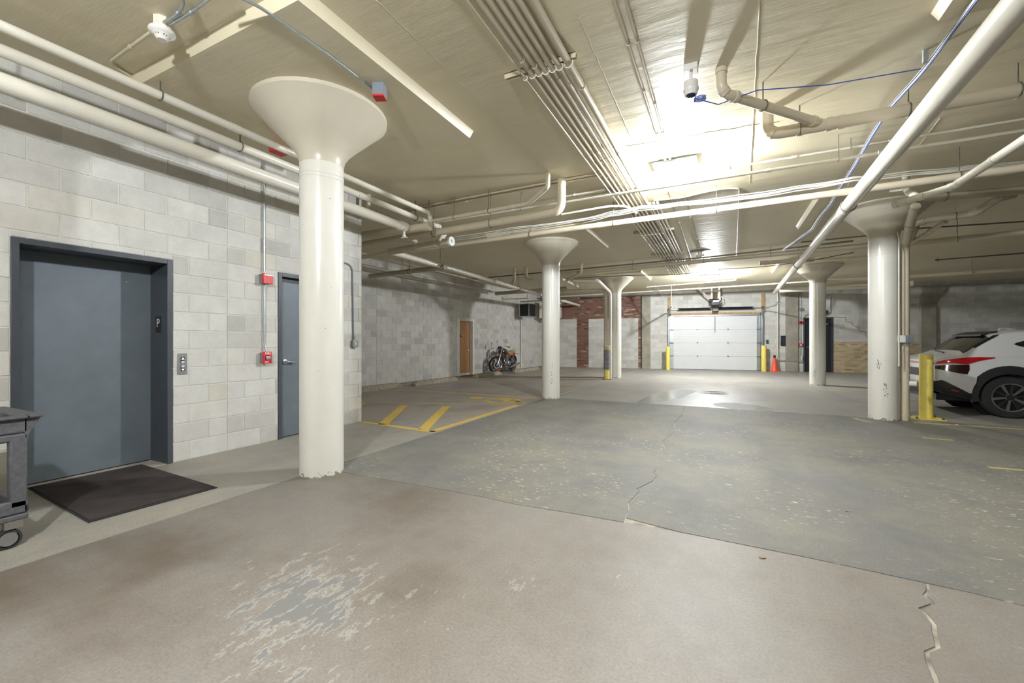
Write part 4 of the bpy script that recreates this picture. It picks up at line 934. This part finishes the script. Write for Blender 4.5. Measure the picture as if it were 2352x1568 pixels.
# ================================================================== BOLLARDS, CONE, WHEEL STOPS
def bollard(label, x, y, r, h, plate):
    t = thing('bollard', label, 'bollard', (x, y, 0), group='yellow steel bollards')
    MB().lathe([(r, 0), (r, h - .02), (r * .96, h - .004), (r * .8, h)], (x, y, 0), 32).build('post', m_yel, t)
    if plate:
        MB().box(x - .2, x + .2, y - .19, y + .19, 0.002, .016).build('base_plate', m_yel, t, bevel=.003)
        for sx in (-1, 1):
            for sy in (-1, 1): MB().lathe([(.02, .016), (.02, .032), (.012, .034), (.012, .045)], (x + sx * .165, y + sy * .155, 0), 6).build('bolt', m_rod, t)
    return t
q = Wz(2127, 961, 0); bollard('yellow bollard on a bolted plate before the white car', q.x, q.y, .09, 1.09, True)
u, z = FB.px(1535, 848); q = FB.w((u, -.45, 0)); bollard('yellow bollard left of the garage door', q.x - .02, q.y - .1, .09, 1.07, False)
u, z = FB.px(1750, 852); q = FB.w((u, -.35, 0)); bollard('yellow bollard right of the garage door', q.x, q.y, .10, 1.13, False)
q = Wz(1394, 871, 0)
wbp = thing('bollard', 'short yellow bollard wrapped in grey padding at the third column', 'bollard', q, group='yellow steel bollards')
MB().lathe([(.085, 0), (.085, 1.14), (.06, 1.16)], q, 24).build('post', m_yel, wbp)
MB().lathe([(.108, .34), (.112, .5), (.106, .7), (.112, .9), (.106, 1.02)], q, 24).build('padding', M('grey_padding', (.20, .20, .22), .8, var=.2, vs=20, bp=.2), wbp)
MB().lathe([(.104, 1.02), (.11, 1.05), (.108, 1.15), (.07, 1.165)], q, 24).build('top_wrap', M('old_tape', (.5, .45, .2), .7, var=.2, vs=25), wbp)
for zz in (.46, .62, .82): MB().tube([q + Vector((.113 * math.cos(a), .113 * math.sin(a), zz)) for a in [2 * PI * i / 20 for i in range(20)]], .008, 6, closed=True).build('strap', m_conc, wbp)
MB().box(q.x - .16, q.x + .16, q.y - .12, q.y + .12, .002, .014).build('base_plate', m_rod, wbp)
q = Wz(1779, 853, 0)
cn = thing('traffic_cone', 'orange traffic cone with a dark top by the garage door', 'traffic cone', q)
MB().box(q.x - .19, q.x + .19, q.y - .19, q.y + .19, .001, .03).build('base', m_orange, cn, bevel=.012)
MB().lathe([(.135, .03), (.125, .06), (.045, .62)], q, 28).build('cone', m_orange, cn)
MB().lathe([(.048, .60), (.042, .71), (.03, .715)], q, 20).build('top_sleeve', m_black, cn)
for i, (ua, ub, off, lb) in enumerate(((2.75, 4.4, .62, 'concrete wheel stop at the left, partly behind the block corner'), (4.75, 6.85, .80, 'concrete wheel stop left of the oak door'), (7.95, 9.75, .80, 'concrete wheel stop between oak door and motorcycle'), (10.75, 13.2, .86, 'concrete wheel stop in front of the motorcycle rear wheel'), (13.9, 15.2, .8, 'farthest concrete wheel stop in the back left corner'))):
    r = random.Random(30 + i); mb = MB(); n = 18
    for k in range(n + 1):
        u = ua + (ub - ua) * k / n; e = .55 if k in (0, n) else 1
        j = lambda s: r.uniform(-s, s)
        mb.v += [Vector(p) for p in ((u, -off - .11 + j(.004), 0.001), (u, -off - .10 + j(.006), .06 * e + j(.006)), (u, -off - .055 + j(.006), .125 * e + j(.008)), (u, -off + .055 + j(.006), .13 * e + j(.008)), (u, -off + .11, .05 * e), (u, -off + .115, .001))]
    for k in range(n):
        for m_ in range(5): mb.f.append((k * 6 + m_, k * 6 + m_ + 1, k * 6 + m_ + 7, k * 6 + m_ + 6))
    mb.f += [tuple(range(6)), tuple(range(n * 6, n * 6 + 6))]
    mb.build('wheel_stop', m_kerb, frame=FF, label=lb, cat='wheel stop', group='concrete wheel stops', flat=True)
for k, (x, y) in enumerate(((1750, 1281), (1946, 1174), (2197, 975))):
    q = Wz(x, y, 0); r = random.Random(k)
    pts = [(q.x + .022 * math.cos(a) * r.uniform(.5, 1.1), q.y + .014 * math.sin(a) * r.uniform(.5, 1.1)) for a in [2 * PI * i / 8 for i in range(8)]]
    MB().prism(pts, .001, .006).build('dry_leaf', M('dry_leaf', (.33, .22, .11) if k < 2 else (.8, .8, .8), .8, var=.2), label=('brown leaf scrap just before the long floor joint', 'tan leaf scrap on the grey driving lane', 'white paper scrap on the floor near the car wheel')[k], cat='litter', flat=True)
# ================================================================== HEATERS AND WALL GEAR FAR LEFT / BACK
u, z = FF.px(1194, 730)
hu = thing('unit_heater', 'black louvred unit heater hung near the far left wall', 'heater', (u - .1, -.55, 2.47), FF)
MB().box(u - .55, u + .12, -.75, -.30, 2.47, 3.0).build('casing', m_black, hu, bevel=.02)
for cx_, cy_ in ((u - .56, -.76), (u + .12, -.76), (u - .56, -.29)): MB().box(cx_ - .015, cx_ + .015, cy_ - .015, cy_ + .015, 2.45, 3.0).build('corner_post', m_galv, hu)
MB().box(u - .58, u + .14, -.79, -.28, 2.43, 2.46).build('bottom_rim', m_galv, hu)
for k in range(10):
    zz = 2.50 + .048 * k
    MB().box(u - .54, u + .10, -.785, -.75, zz, zz + .03, None).build('louvre', m_black, hu, flat=True)
    MB().box(u - .585, u - .55, -.74, -.31, zz, zz + .03).build('side_louvre', m_black, hu, flat=True)
MB().box(u - .58, u + .14, -.79, -.28, 3.0, 3.03).build('lid', m_galv, hu)
for a, b in ((u - .4, -.6), (u, -.45)): MB().cyl((a, b, 3.03), (a, b, CEIL), .008, n=6).build('hanger_rod', m_rod, hu)
pipe('white pole pipe rising on the far left wall behind the motorcycle', [FF.w((u + .02, -.06, .12)), FF.w((u + .02, -.06, 2.48))], .028, m_white, rings=(.35, .85), ringr=1.25, ringl=.04)
uu, z = FB.px(1268, 731)
wh = thing('unit_heater', 'white box heater in the back left corner half behind a column', 'heater', (uu, -.6, 2.47), FB)
MB().box(uu - .42, uu + .55, -1.0, -.35, 2.46, 3.28).build('casing', m_plastic, wh, bevel=.02)
for k in range(9): MB().box(uu + .55, uu + .59, -.98, -.37, 2.52 + .08 * k, 2.57 + .08 * k).build('louvre', m_frw, wh, flat=True)
MB().prism([(uu - .4, 3.02), (uu - .15, 3.07), (uu - .15, 3.1), (uu - .4, 3.06)], -1.02, -1.0, 'y').build('yellow_tag', m_yel, wh, flat=True)
# back wall details
vpx, _ = FB.px(1785, 690)
pipe('white vertical pipe on the back wall right of the garage door', [FB.w((vpx, -.08, 3.45)), FB.w((vpx, -.08, .62)), FB.w((vpx + .06, -.08, .5))], .032, m_white, rings=(.35, .55, .95), ringr=1.35, bend=.08)
mi = thing('wall_mirror', 'small dark framed panel on the back wall right of the garage door', 'panel', (11.58, 0, 1.1), FB)
MB().box(11.48, 11.69, -.05, 0, 1.11, 1.56).build('frame', m_black, mi, bevel=.012); MB().box(11.505, 11.665, -.054, -.048, 1.14, 1.53).build('glass', M('dark_glass', (.05, .06, .08), .08, .3, var=.2), mi)
gb = MB().box(10.92, 11.0, -.07, 0, 1.22, 1.38).build('button_box', m_dark, frame=FB, label='small dark button box beside the right garage door track', cat='switch', bevel=.006)
for z, lb, c_ in ((2.06, 'upper red alarm box on the pier by the charcoal door', m_red), (1.09, 'lower red pull box on the pier by the charcoal door', m_redp)):
    rb = thing('alarm_box', lb, 'alarm', (12.23, -.02, z), FB); MB().box(12.15, 12.30, -.08, -.0, z, z + .13).build('box', c_, rb, bevel=.008); MB().box(12.19, 12.26, -.084, -.078, z + .04, z + .09).build('face', m_wtext if z < 2 else m_black, rb)
pipe('galvanised conduit linking the red boxes on the back wall', [FB.w((12.22, -.04, 3.4)), FB.w((12.22, -.04, .5))], .014, m_galv, name='conduit', cat='conduit', rings=(.25, .7), ringr=1.6, ringl=.05)
MB().box(12.14, 12.31, -.09, 0, 2.62, 2.75).build('junction_box', m_grey, frame=FB, label='grey junction box above the red alarm on the back wall', cat='junction box', bevel=.008)
pipe('galvanised conduit low on the back wall beside the cone', [FB.w((11.42, -.05, .47)), FB.w((12.22, -.14, .45)), FB.w((12.26, -.1, .7))], .022, m_galv, name='conduit', cat='conduit', bend=.1)
pipe('galvanised conduit looping above the charcoal door', [FB.w((13.30, -.05, 3.3)), FB.w((13.30, -.05, 2.5)), FB.w((13.12, -.05, 2.42))], .018, m_galv, name='conduit', cat='conduit', bend=.12)
pipe('galvanised conduit curving over the charcoal door corner', [FB.w((12.34, -.05, 2.36)), FB.w((12.44, -.05, 2.46)), FB.w((12.9, -.05, 2.46))], .014, m_galv, name='conduit', cat='conduit', bend=.08)
bl = thing('wall_bell', 'round brown alarm bell above the charcoal door', 'bell', (13.14, -.03, 2.55), FB); MB().lathe([(.11, 0), (.10, .04), (.04, .06)], (13.14, 0, 2.55), 20, Matrix.Rotation(PI / 2, 3, 'X')).build('gong', M('bell', (.16, .10, .06), .5, .3), bl)
ob = thing('outlet_box', 'white outlet box with grey cover on the downpipe by the car', 'outlet', Wz(2076, 966, 0) + Vector((0, 0, 1.28)))
q = Wz(2076, 966, 0); ra = Matrix.Rotation(math.radians(14), 3, 'Z')
MB().cbox((q.x - .04, q.y - .04, 1.345), (.09, .07, .12), ra).build('box', m_wtext, ob, bevel=.01); MB().cbox((q.x + .055, q.y - .03, 1.345), (.09, .06, .125), ra).build('cover', m_grey, ob, bevel=.006)
# ================================================================== MOTORCYCLE (local: +x forward, +y left, z up)
mo = thing('motorcycle', 'black motorcycle with chrome engine and orange-tan seat by the far left wall', 'motorcycle', (-8.24, 15.98, 0), rz=math.radians(-86.5))
mo.scale = (1.05, 1.05, 1.05)
m_chrome = M('chrome', (.75, .75, .74), .15, 1, var=.03); m_tank = M('tank_black', (.010, .011, .012), .12, var=0, coat=1)
m_seat = M('seat_tan', (.40, .30, .13), .7, var=.2, vs=18, bp=.1); m_seats = M('seat_orange', (.55, .16, .05), .6, var=.15); m_brake = M('brake_red', (.5, .01, .03), .4, var=.05)
m_eng = M('engine_alloy', (.33, .33, .33), .35, .9, var=.25, vs=25)
RX = Matrix.Rotation(PI / 2, 3, 'X')
def wheel(x, r, w, name, parent, mw=None):
    mm = mw or Matrix(); 
    def tr(mb): mb.v = [mm @ p for p in mb.v]; return mb
    t = tr(MB().lathe([(r - .085, -w * .55), (r - .03, -w), (r - .006, -w * .5), (r, 0), (r - .006, w * .5), (r - .03, w), (r - .085, w * .55)], (x, 0, r), 36, RX, False)).build(name, m_rubber, parent)
    for s in (-1, 1):
        tr(MB().tube([(x + (r - .083) * math.cos(a), s * w * .5, r + (r - .083) * math.sin(a)) for a in [2 * PI * i / 36 for i in range(36)]], .016, 6, closed=True)).build('rim_lip', m_chrome, t)
    tr(MB().lathe([(r - .10, -w * .42), (r - .085, -w * .5), (r - .085, w * .5), (r - .10, w * .42)], (x, 0, r), 36, RX, False)).build('rim', m_black, t)
    for k in range(7):
        a = 2 * PI * k / 7 + .2; d = Vector((math.cos(a), 0, math.sin(a))); c = Vector((x, 0, r))
        tr(MB().bar(c + d * .04, c + d * (r - .09), .03, .022, (0, 1, 0))).build('spoke', m_black, t)
    tr(MB().cyl((x, -.06, r), (x, .06, r), .045, n=14)).build('hub', m_alum, t)
    tr(MB().lathe([(.145, -.003), (.145, .003), (.10, .003), (.10, -.003), (.145, -.003)], (x, .055, r), 28, RX, False)).build('brake_disc', m_alum, t)
    return t
RF, RR = .335, .325
steer = Matrix.Translation((.62, 0, 0)) @ Matrix.Rotation(math.radians(-34), 4, 'Z') @ Matrix.Translation((-.62, 0, 0))
fw = wheel(.74, RF, .052, 'front_wheel', mo, steer); rw = wheel(-.72, RR, .06, 'rear_wheel', mo)
def S(mb): mb.v = [steer @ p for p in mb.v]; return mb
S(MB().prism([(.66, .15), (.78, .12), (.83, .17), (.72, .19)], .058, .075, 'y')).build('brake_caliper', m_brake, mo)
mb = MB()
for s in (-1, 1): mb.cyl((.74, s * .1, RF), (.53, s * .1, .95), .03, .022, n=12)
S(mb).build('front_fork', m_chrome, mo)
mb = MB()
for k in range(12):
    a = math.radians(35 + 12 * k); b = a + math.radians(12.5); R_ = RF + .025
    mb.add([(.74 + R_ * math.cos(q), s, RF + R_ * math.sin(q)) for q in (a, b) for s in (-.06, .06)], [(0, 1, 3, 2)])
S(mb).build('front_fender', m_chrome, mo, flat=False)
S(MB().lathe([(.02, -.09), (.08, -.05), (.092, 0), (.092, .02)], (.68, 0, .89), 24, Matrix.Rotation(PI / 2, 3, 'Y'))).build('headlight_shell', m_black, mo)
S(MB().lathe([(.088, .02), (.07, .035), (.001, .045)], (.68, 0, .89), 24, Matrix.Rotation(PI / 2, 3, 'Y'))).build('headlight_lens', M('lens_glass', (.5, .52, .55), .05, .5, var=.05), mo)
S(MB().tube(fillet([(.42, .38, 1.03), (.50, .26, 1.07), (.56, .08, 1.0), (.56, -.08, 1.0), (.50, -.26, 1.07), (.42, -.38, 1.03)], .06), .012, 8)).build('handlebar', m_chrome, mo)
for s in (-1, 1):
    S(MB().cyl((.46, s * .30, 1.055), (.39, s * .42, 1.02), .018, n=10)).build('grip', m_rubber, mo)
    S(MB().tube([(.50, s * .27, 1.07), (.52, s * .31, 1.2)], .006, 6)).build('mirror_stalk', m_chrome, mo)
    S(MB().lathe([(.001, -.012), (.055, -.01), (.058, .006), (.001, .008)], (.52, s * .32, 1.24), 18, Matrix.Rotation(PI / 2, 3, 'Y'))).build('mirror', m_chrome, mo)
    S(MB().sphere((.62, s * .17, .80), .036, 12)).build('turn_signal', m_seats, mo)
    S(MB().lathe([(.05, -.03), (.055, .03)], (.58, s * .06, 1.0), 16, Matrix.Rotation(.9, 3, 'Y'))).build('gauge', m_black, mo)
# tank, seat, frame, engine, exhaust
def loft(secs, n=20, p=2.4):
    mb = MB()
    for x, zc, hw, hh in secs:
        for j in range(n):
            a = 2 * PI * j / n; c, s = math.cos(a), math.sin(a)
            mb.v.append(Vector((x, hw * math.copysign(abs(c) ** (2 / p), c), zc + hh * math.copysign(abs(s) ** (2 / p), s))))
    k = len(secs)
    for i in range(k - 1):
        for j in range(n): mb.f.append((i * n + j, i * n + (j + 1) % n, (i + 1) * n + (j + 1) % n, (i + 1) * n + j))
    mb.f += [tuple(range(n))[::-1], tuple(range((k - 1) * n, k * n))]; return mb
loft([(-.14, .78, .08, .05), (-.05, .80, .125, .09), (.1, .83, .15, .115), (.25, .85, .155, .125), (.36, .85, .13, .105), (.43, .84, .08, .06)]).build('fuel_tank', m_tank, mo)
MB().cyl((.24, 0, .965), (.24, 0, .99), .03, n=14).build('fuel_cap', m_chrome, mo)
loft([(-.84, .81, .09, .035), (-.7, .80, .125, .06), (-.45, .76, .135, .06), (-.25, .745, .12, .05), (-.08, .77, .09, .04)]).build('seat_base', m_seats, mo)
loft([(-.82, .845, .085, .02), (-.65, .845, .115, .035), (-.45, .805, .12, .04), (-.25, .78, .11, .035), (-.1, .79, .08, .03)]).build('seat_pad', m_seat, mo)
loft([(-.32, .60, .11, .10), (-.18, .60, .12, .11), (-.05, .62, .11, .09)]).build('side_cover', m_tank, mo)
mb = MB()
for s in (-1, 1):
    mb.tube(fillet([(.52, s * .03, .9), (.42, s * .1, .55), (.30, s * .13, .28), (-.2, s * .13, .27), (-.3, s * .12, .55), (-.75, s * .1, .72)], .08), .016, 8)
    mb.tube([(-.28, s * .10, .38), (-.72, s * .10, RR)], .02, 8)
mb.build('frame', m_black, mo)
mb = MB().box(-.12, .28, -.15, .15, .28, .48); mb.cyl((.02, -.19, .38), (.02, .19, .38), .11, n=18); mb.cyl((-.1, -.16, .36), (-.1, .16, .36), .09, n=16)
mb.build('crankcase', m_eng, mo, bevel=.02)
mb = MB()
for k in range(7): mb.box(.10, .30, -.19, .19, .49 + .03 * k, .507 + .03 * k)
mb.box(.12, .28, -.17, .17, .46, .70); mb.box(.1, .3, -.19, .19, .69, .735); mb.build('cylinders', m_eng, mo)
for y in (-.13, -.045, .045, .13):
    MB().tube(fillet([(.29, y, .6), (.40, y, .54), (.40, y * 1.1, .30), (.25, y * 1.3, .22), (.0, .17 if y > 0 else -.17, .21)], .07), .02, 8).build('exhaust_header', m_chrome, mo)
for s in (-1, 1):
    MB().tube([(0, s * .17, .21), (-.35, s * .19, .24), (-.5, s * .2, .27), (-1.0, s * .2, .33)], [.024, .03, .046, .042], 12).build('silencer', m_chrome, mo)
    MB().tube([(-.45, s * .14, .66), (-.68, s * .15, .36)], .022, 10).build('shock_absorber', m_chrome, mo)
mb = MB()
for k in range(10):
    a = math.radians(45 + 12 * k); b = a + math.radians(12.5); R_ = RR + .035
    mb.add([(-.72 + R_ * math.cos(q), s, RR + R_ * math.sin(q)) for q in (a, b) for s in (-.07, .07)], [(0, 1, 3, 2)])
mb.build('rear_fender', m_tank, mo)
MB().box(-1.0, -.86, -.05, .05, .70, .77).build('tail_light', m_red, mo, bevel=.01)
for s in (-1, 1): MB().sphere((-.96, s * .14, .72), .035, 12).build('rear_signal', m_chrome, mo)
MB().bar((-.05, .16, .3), (.03, .28, .02), .02, .012).build('side_stand', m_black, mo)
MB().box(.36, .40, .09, .11, .70, .78).build('reflector', m_seats, mo)

# ================================================================== CAR (local: x forward from the rear bumper, +y left; rear faces -x in the hall)
ca = thing('car', 'white compact SUV seen from its rear corner behind the yellow bollard', 'car', (3.40, 11.12, 0), rz=0)
m_body = M('car_white', (.70, .70, .71), .22, var=.01, coat=.8); m_clad = M('car_cladding', (.018, .019, .022), .5, var=.05)
m_glass = M('car_glass', (.012, .016, .016), .04, var=0, coat=.5); m_tail = M('tail_red', (.28, .004, .006), .12, var=0, coat=.6, emit=.12); m_taildk = M('tail_dark', (.03, .002, .004), .1, var=0, coat=.6)
HW = .91
# stations: x, list of (half width, z) from sill to roof centre
def station(x, zs, wsill, zmid, wmid, zbelt, wbelt, zroof, wroof): return (x, [(wsill, zs), (wmid, zs + .10), (wmid + .0, zmid), (wbelt, zbelt), (wbelt - .03, zbelt + .03), (wroof, zroof - .05), (wroof * .82, zroof - .012), (0, zroof)])
ST_ = [station(.02, .50, .60, .70, .66, .90, .64, .955, .60), station(.06, .42, .70, .68, .78, .93, .75, .985, .70), station(.16, .37, .80, .68, .86, .97, .82, 1.03, .76),
       station(.30, .34, .84, .70, .895, 1.0, .85, 1.07, .72), station(.45, .30, .86, .72, .905, 1.02, .86, 1.14, .70), station(.62, .27, .87, .74, HW, 1.03, .865, 1.285, .69), station(.85, .25, .87, .76, HW, 1.03, .865, 1.455, .66),
       station(1.10, .25, .86, .76, HW, 1.02, .86, 1.51, .65), station(1.45, .25, .85, .74, .90, .99, .85, 1.53, .645), station(2.0, .25, .85, .70, .89, .96, .85, 1.54, .64), station(2.5, .25, .85, .70, .89, .95, .85, 1.52, .63),
       station(2.9, .25, .85, .70, .90, .95, .84, 1.40, .62), station(3.3, .25, .86, .72, .905, .95, .82, 1.12, .62), station(3.6, .25, .86, .74, .905, .93, .80, .99, .60), station(4.1, .28, .82, .66, .86, .84, .76, .90, .55), station(4.42, .35, .68, .6, .72, .74, .66, .78, .5), station(4.49, .42, .55, .58, .58, .68, .55, .7, .4)]
mb = MB(); K = 15
for x, prof in ST_:
    row = [(w, z) for w, z in prof]; full = [(-w, z) for w, z in row[:-1]] + [row[-1]] + [(w, z) for w, z in row[:-1][::-1]]
    mb.v += [Vector((x, y, z)) for y, z in full]
ns = len(ST_)
for i in range(ns - 1):
    for j in range(K - 1): mb.f.append((i * K + j, i * K + j + 1, (i + 1) * K + j + 1, (i + 1) * K + j))
    mb.f.append((i * K + K - 1, i * K, (i + 1) * K, (i + 1) * K + K - 1))
mb.f += [tuple(range(K)), tuple(range((ns - 1) * K, ns * K))[::-1]]
body = mb.build('body', m_body, ca)
def cut(o, cutter):
    md = o.modifiers.new('cut', 'BOOLEAN'); md.operation = 'DIFFERENCE'; md.object = cutter; md.solver = 'EXACT'
    me = bpy.data.meshes.new_from_object(o.evaluated_get(bpy.context.evaluated_depsgraph_get()))
    o.modifiers.clear(); o.data = me; cm = cutter.data; bpy.data.objects.remove(cutter)
    me.set_sharp_from_angle(angle=math.radians(30))
RW, WX, FX = .352, .98, 3.62
cy = MB()
for x in (WX, FX):
    for s in (-1, 1): cy.cyl((x, s * .60, RW), (x, s * 1.1, RW), RW + .055, n=32)
ctr = cy.build('arch_cutter', m_clad, ca); bpy.context.view_layer.update(); cut(body, ctr)
for x in (WX, FX):
    for s in (-1, 1):
        # arch cladding: ring segment standing proud of the body side
        mb = MB(); n = 20; y0 = s * (HW - .06); y1 = s * (HW + .012)
        for k in range(n + 1):
            a = math.radians(-12 + 204 * k / n)
            ro = RW + .135 + (.05 if 50 < math.degrees(a) < 150 else .0)
            for rr, yy in ((RW + .05, y0), (RW + .05, y1), (ro, y1 - s * .004), (ro + .006, y0)):
                mb.v.append(Vector((x - rr * math.cos(a) if False else x + rr * math.cos(a), yy, RW + rr * math.sin(a))))
        for k in range(n):
            for j in range(4): mb.f.append((k * 4 + j, k * 4 + (j + 1) % 4, (k + 1) * 4 + (j + 1) % 4, (k + 1) * 4 + j))
        mb.f += [(0, 1, 2, 3), tuple(n * 4 + j for j in range(4))]
        mb.build('arch_cladding', m_clad, ca)
        MB().cyl((x, s * .58, RW), (x, s * .62, RW), RW + .05, n=24).build('wheel_well', m_black, ca)
        w = MB().lathe([(RW - .11, -.11), (RW - .02, -.115), (RW, -.08), (RW, .08), (RW - .02, .115), (RW - .11, .11)], (x, s * .80, RW), 40, RX, False).build('tyre', m_rubber, ca)
        fy = s * .895
        MB().lathe([(RW - .105, -.02), (RW - .105, .02), (RW - .13, .015), (RW - .13, -.02), (RW - .105, -.02)], (x, fy - s * .005, RW), 40, RX, False).build('rim_ring', m_steel, w)
        MB().cyl((x, s * .80, RW), (x, fy - s * .05, RW), RW - .12, n=32).build('rim_barrel', m_black, w)
        for k in range(10):
            a = 2 * PI * k / 10 + .16; wide = .03 if k % 2 else .022
            d = Vector((math.cos(a), 0, math.sin(a))); c = Vector((x, fy - s * .015, RW)); t_ = Vector((-math.sin(a), 0, math.cos(a)))
            mb = MB(); p0, p1 = c + d * .05, c + d * (RW - .115); off = Vector((0, s * .012, 0))
            mb.add([p0 - t_ * wide * .55 - off, p0 + t_ * wide * .55 - off, p1 + t_ * wide - off, p1 - t_ * wide - off, p0 - t_ * wide * .45 + off, p0 + t_ * wide * .45 + off, p1 + t_ * wide * .8 + off, p1 - t_ * wide * .8 + off],
                   [(0, 1, 2, 3), (4, 7, 6, 5), (0, 4, 5, 1), (1, 5, 6, 2), (2, 6, 7, 3), (3, 7, 4, 0)])
            mb.build('spoke', m_steel if k % 2 else m_clad, w, flat=True)
        MB().cyl((x, fy - s * .03, RW), (x, fy + s * .006, RW), .05, n=20).build('hub_cap', m_clad, w)
        for k in range(5):
            a = 2 * PI * k / 5; MB().cyl((x + .062 * math.cos(a), fy - s * .01, RW + .062 * math.sin(a)), (x + .062 * math.cos(a), fy + s * .004, RW + .062 * math.sin(a)), .011, n=6).build('wheel_nut', m_chrome, w)
# surface point on the body by station interpolation: used to lay glass, lamps and cladding on it
def bs(x, t, lift=.006, s=-1):
    for (xa_, pa), (xb2, pb) in zip(ST_, ST_[1:]):
        if xa_ <= x <= xb2: w = (x - xa_) / (xb2 - xa_); break
    i = min(int(t), 6); f = t - i
    q = [pa[k][c] * (1 - w) + pb[k][c] * w for k in (i, i + 1) for c in (0, 1)]
    y = q[0] * (1 - f) + q[2] * f; z = q[1] * (1 - f) + q[3] * f
    return Vector((x, s * (y + lift), z + lift * (.8 if t > 4 else .1)))
def patch(name, grid, mat, par=ca, **k):
    mb = MB(); n = len(grid[0])
    for row in grid: mb.v += row
    for i in range(len(grid) - 1):
        for j in range(n - 1): mb.f.append((i * n + j, i * n + j + 1, (i + 1) * n + j + 1, (i + 1) * n + j))
    return mb.build(name, mat, par, fix=True, **k)
# rear window over the sloping hatch
patch('rear_window', [[bs(x, t, .008, s) for s, t in ((-1, 5.0), (-1, 6), (1, 7.0), (1, 6), (1, 5.0))] for x in (.455, .62, .80)], m_glass)
for s in (-1, 1):
    patch('rear_pillar_trim', [[bs(x, t, .009, s) for t in (ta, 5.0)] for x, ta in ((.45, 4.90), (.62, 4.78), (.85, 4.86), (.93, 4.97))], m_glass)
    patch('side_window', [[bs(x, t, .007, s) for t in (4.15, 4.5, 4.95)] for x in (1.72, 2.1, 2.5, 2.9)], m_glass)
    patch('rear_quarter_glass', [[bs(x, t, .007, s) for t in (4.1 + k_, 4.5, 4.9 - k_)] for x, k_ in ((1.08, .40), (1.12, .34), (1.45, .1), (1.66, 0))], m_glass)
    # tail lamp wrapping from the hatch to the flank, pointed at its front end
    patch('tail_lamp', [[bs(x, a, .012, s), bs(x, (a + b) / 2, .016, s), bs(x, b, .012, s)] for x, a, b in ((.05, 2.84, 3.0), (.16, 2.80, 3.0), (.30, 2.72, 3.02), (.38, 2.65, 3.06), (.45, 2.62, 3.16), (.58, 2.76, 3.15), (.62, 2.8, 3.14), (.80, 2.95, 3.06))], m_tail)
    patch('tail_lamp_lower', [[bs(x, a, .010, s), bs(x, b, .011, s)] for x, a, b in ((.06, 2.52, 2.72), (.18, 2.35, 2.70), (.34, 2.12, 2.62), (.44, 2.05, 2.6), (.47, 2.3, 2.6))], m_taildk)
    # dark lower cladding with a red reflector
    patch('bumper_cladding', [[bs(x, 0, .012, s), bs(x, a * .6, .014, s), bs(x, a, .012, s)] for x, a in ((.03, 1.2), (.06, 1.4), (.12, 1.65), (.16, 1.6), (.25, 1.35), (.30, 1.25), (.38, 1.12), (.45, 1.02), (.55, .95))], m_clad)
    patch('sill_cladding', [[bs(x, 0, .012, s), bs(x, .6, .014, s), bs(x, 1.05, .012, s)] for x in (1.42, 2, 2.6, 3.2)], m_clad)
    patch('reflector', [[bs(x, t, .018, s) for t in (.82, 1.0)] for x in (.24, .30, .33)], m_red)
patch('rear_light_bar', [[Vector((.016 - .004 * (1 - abs(y) / .66), y, z)) for y in (-.66, -.33, 0, .33, .66)] for z in (.885, .925)], m_tail)
patch('rear_bumper_face', [[Vector((xx, y, z)) for y in (-.72, -.4, 0, .4, .72)] for xx, z in ((.03, .34), (-.02, .42), (-.015, .52))], m_clad)
MB().box(-.01, .02, -.26, .26, .66, .80).build('number_plate_recess', m_clad, ca, bevel=.004)
MB().bar((.34, -.3, 1.10), (.40, .25, 1.13), .02, .02).build('rear_wiper', m_black, ca)
mb = MB().prism([(.735, 1.40), (.76, 1.435), (.97, 1.495), (.97, 1.46)], -.55, .55, 'y'); mb.build('roof_spoiler', m_clad, ca, bevel=.008)
MB().prism([(1.16, 1.475), (1.23, 1.56), (1.28, 1.565), (1.48, 1.515), (1.48, 1.50)], -.035, .035, 'y').build('roof_fin', m_body, ca, bevel=.008)
for s in (-1, 1): MB().tube([(1.25, s * .60, 1.46), (1.5, s * .60, 1.52), (2.2, s * .59, 1.54), (2.8, s * .57, 1.44)], .018, 8).build('roof_rail', m_clad, ca)
MB().box(.1, 4.3, -.7, .7, .24, .36).build('underbody', m_black, ca)
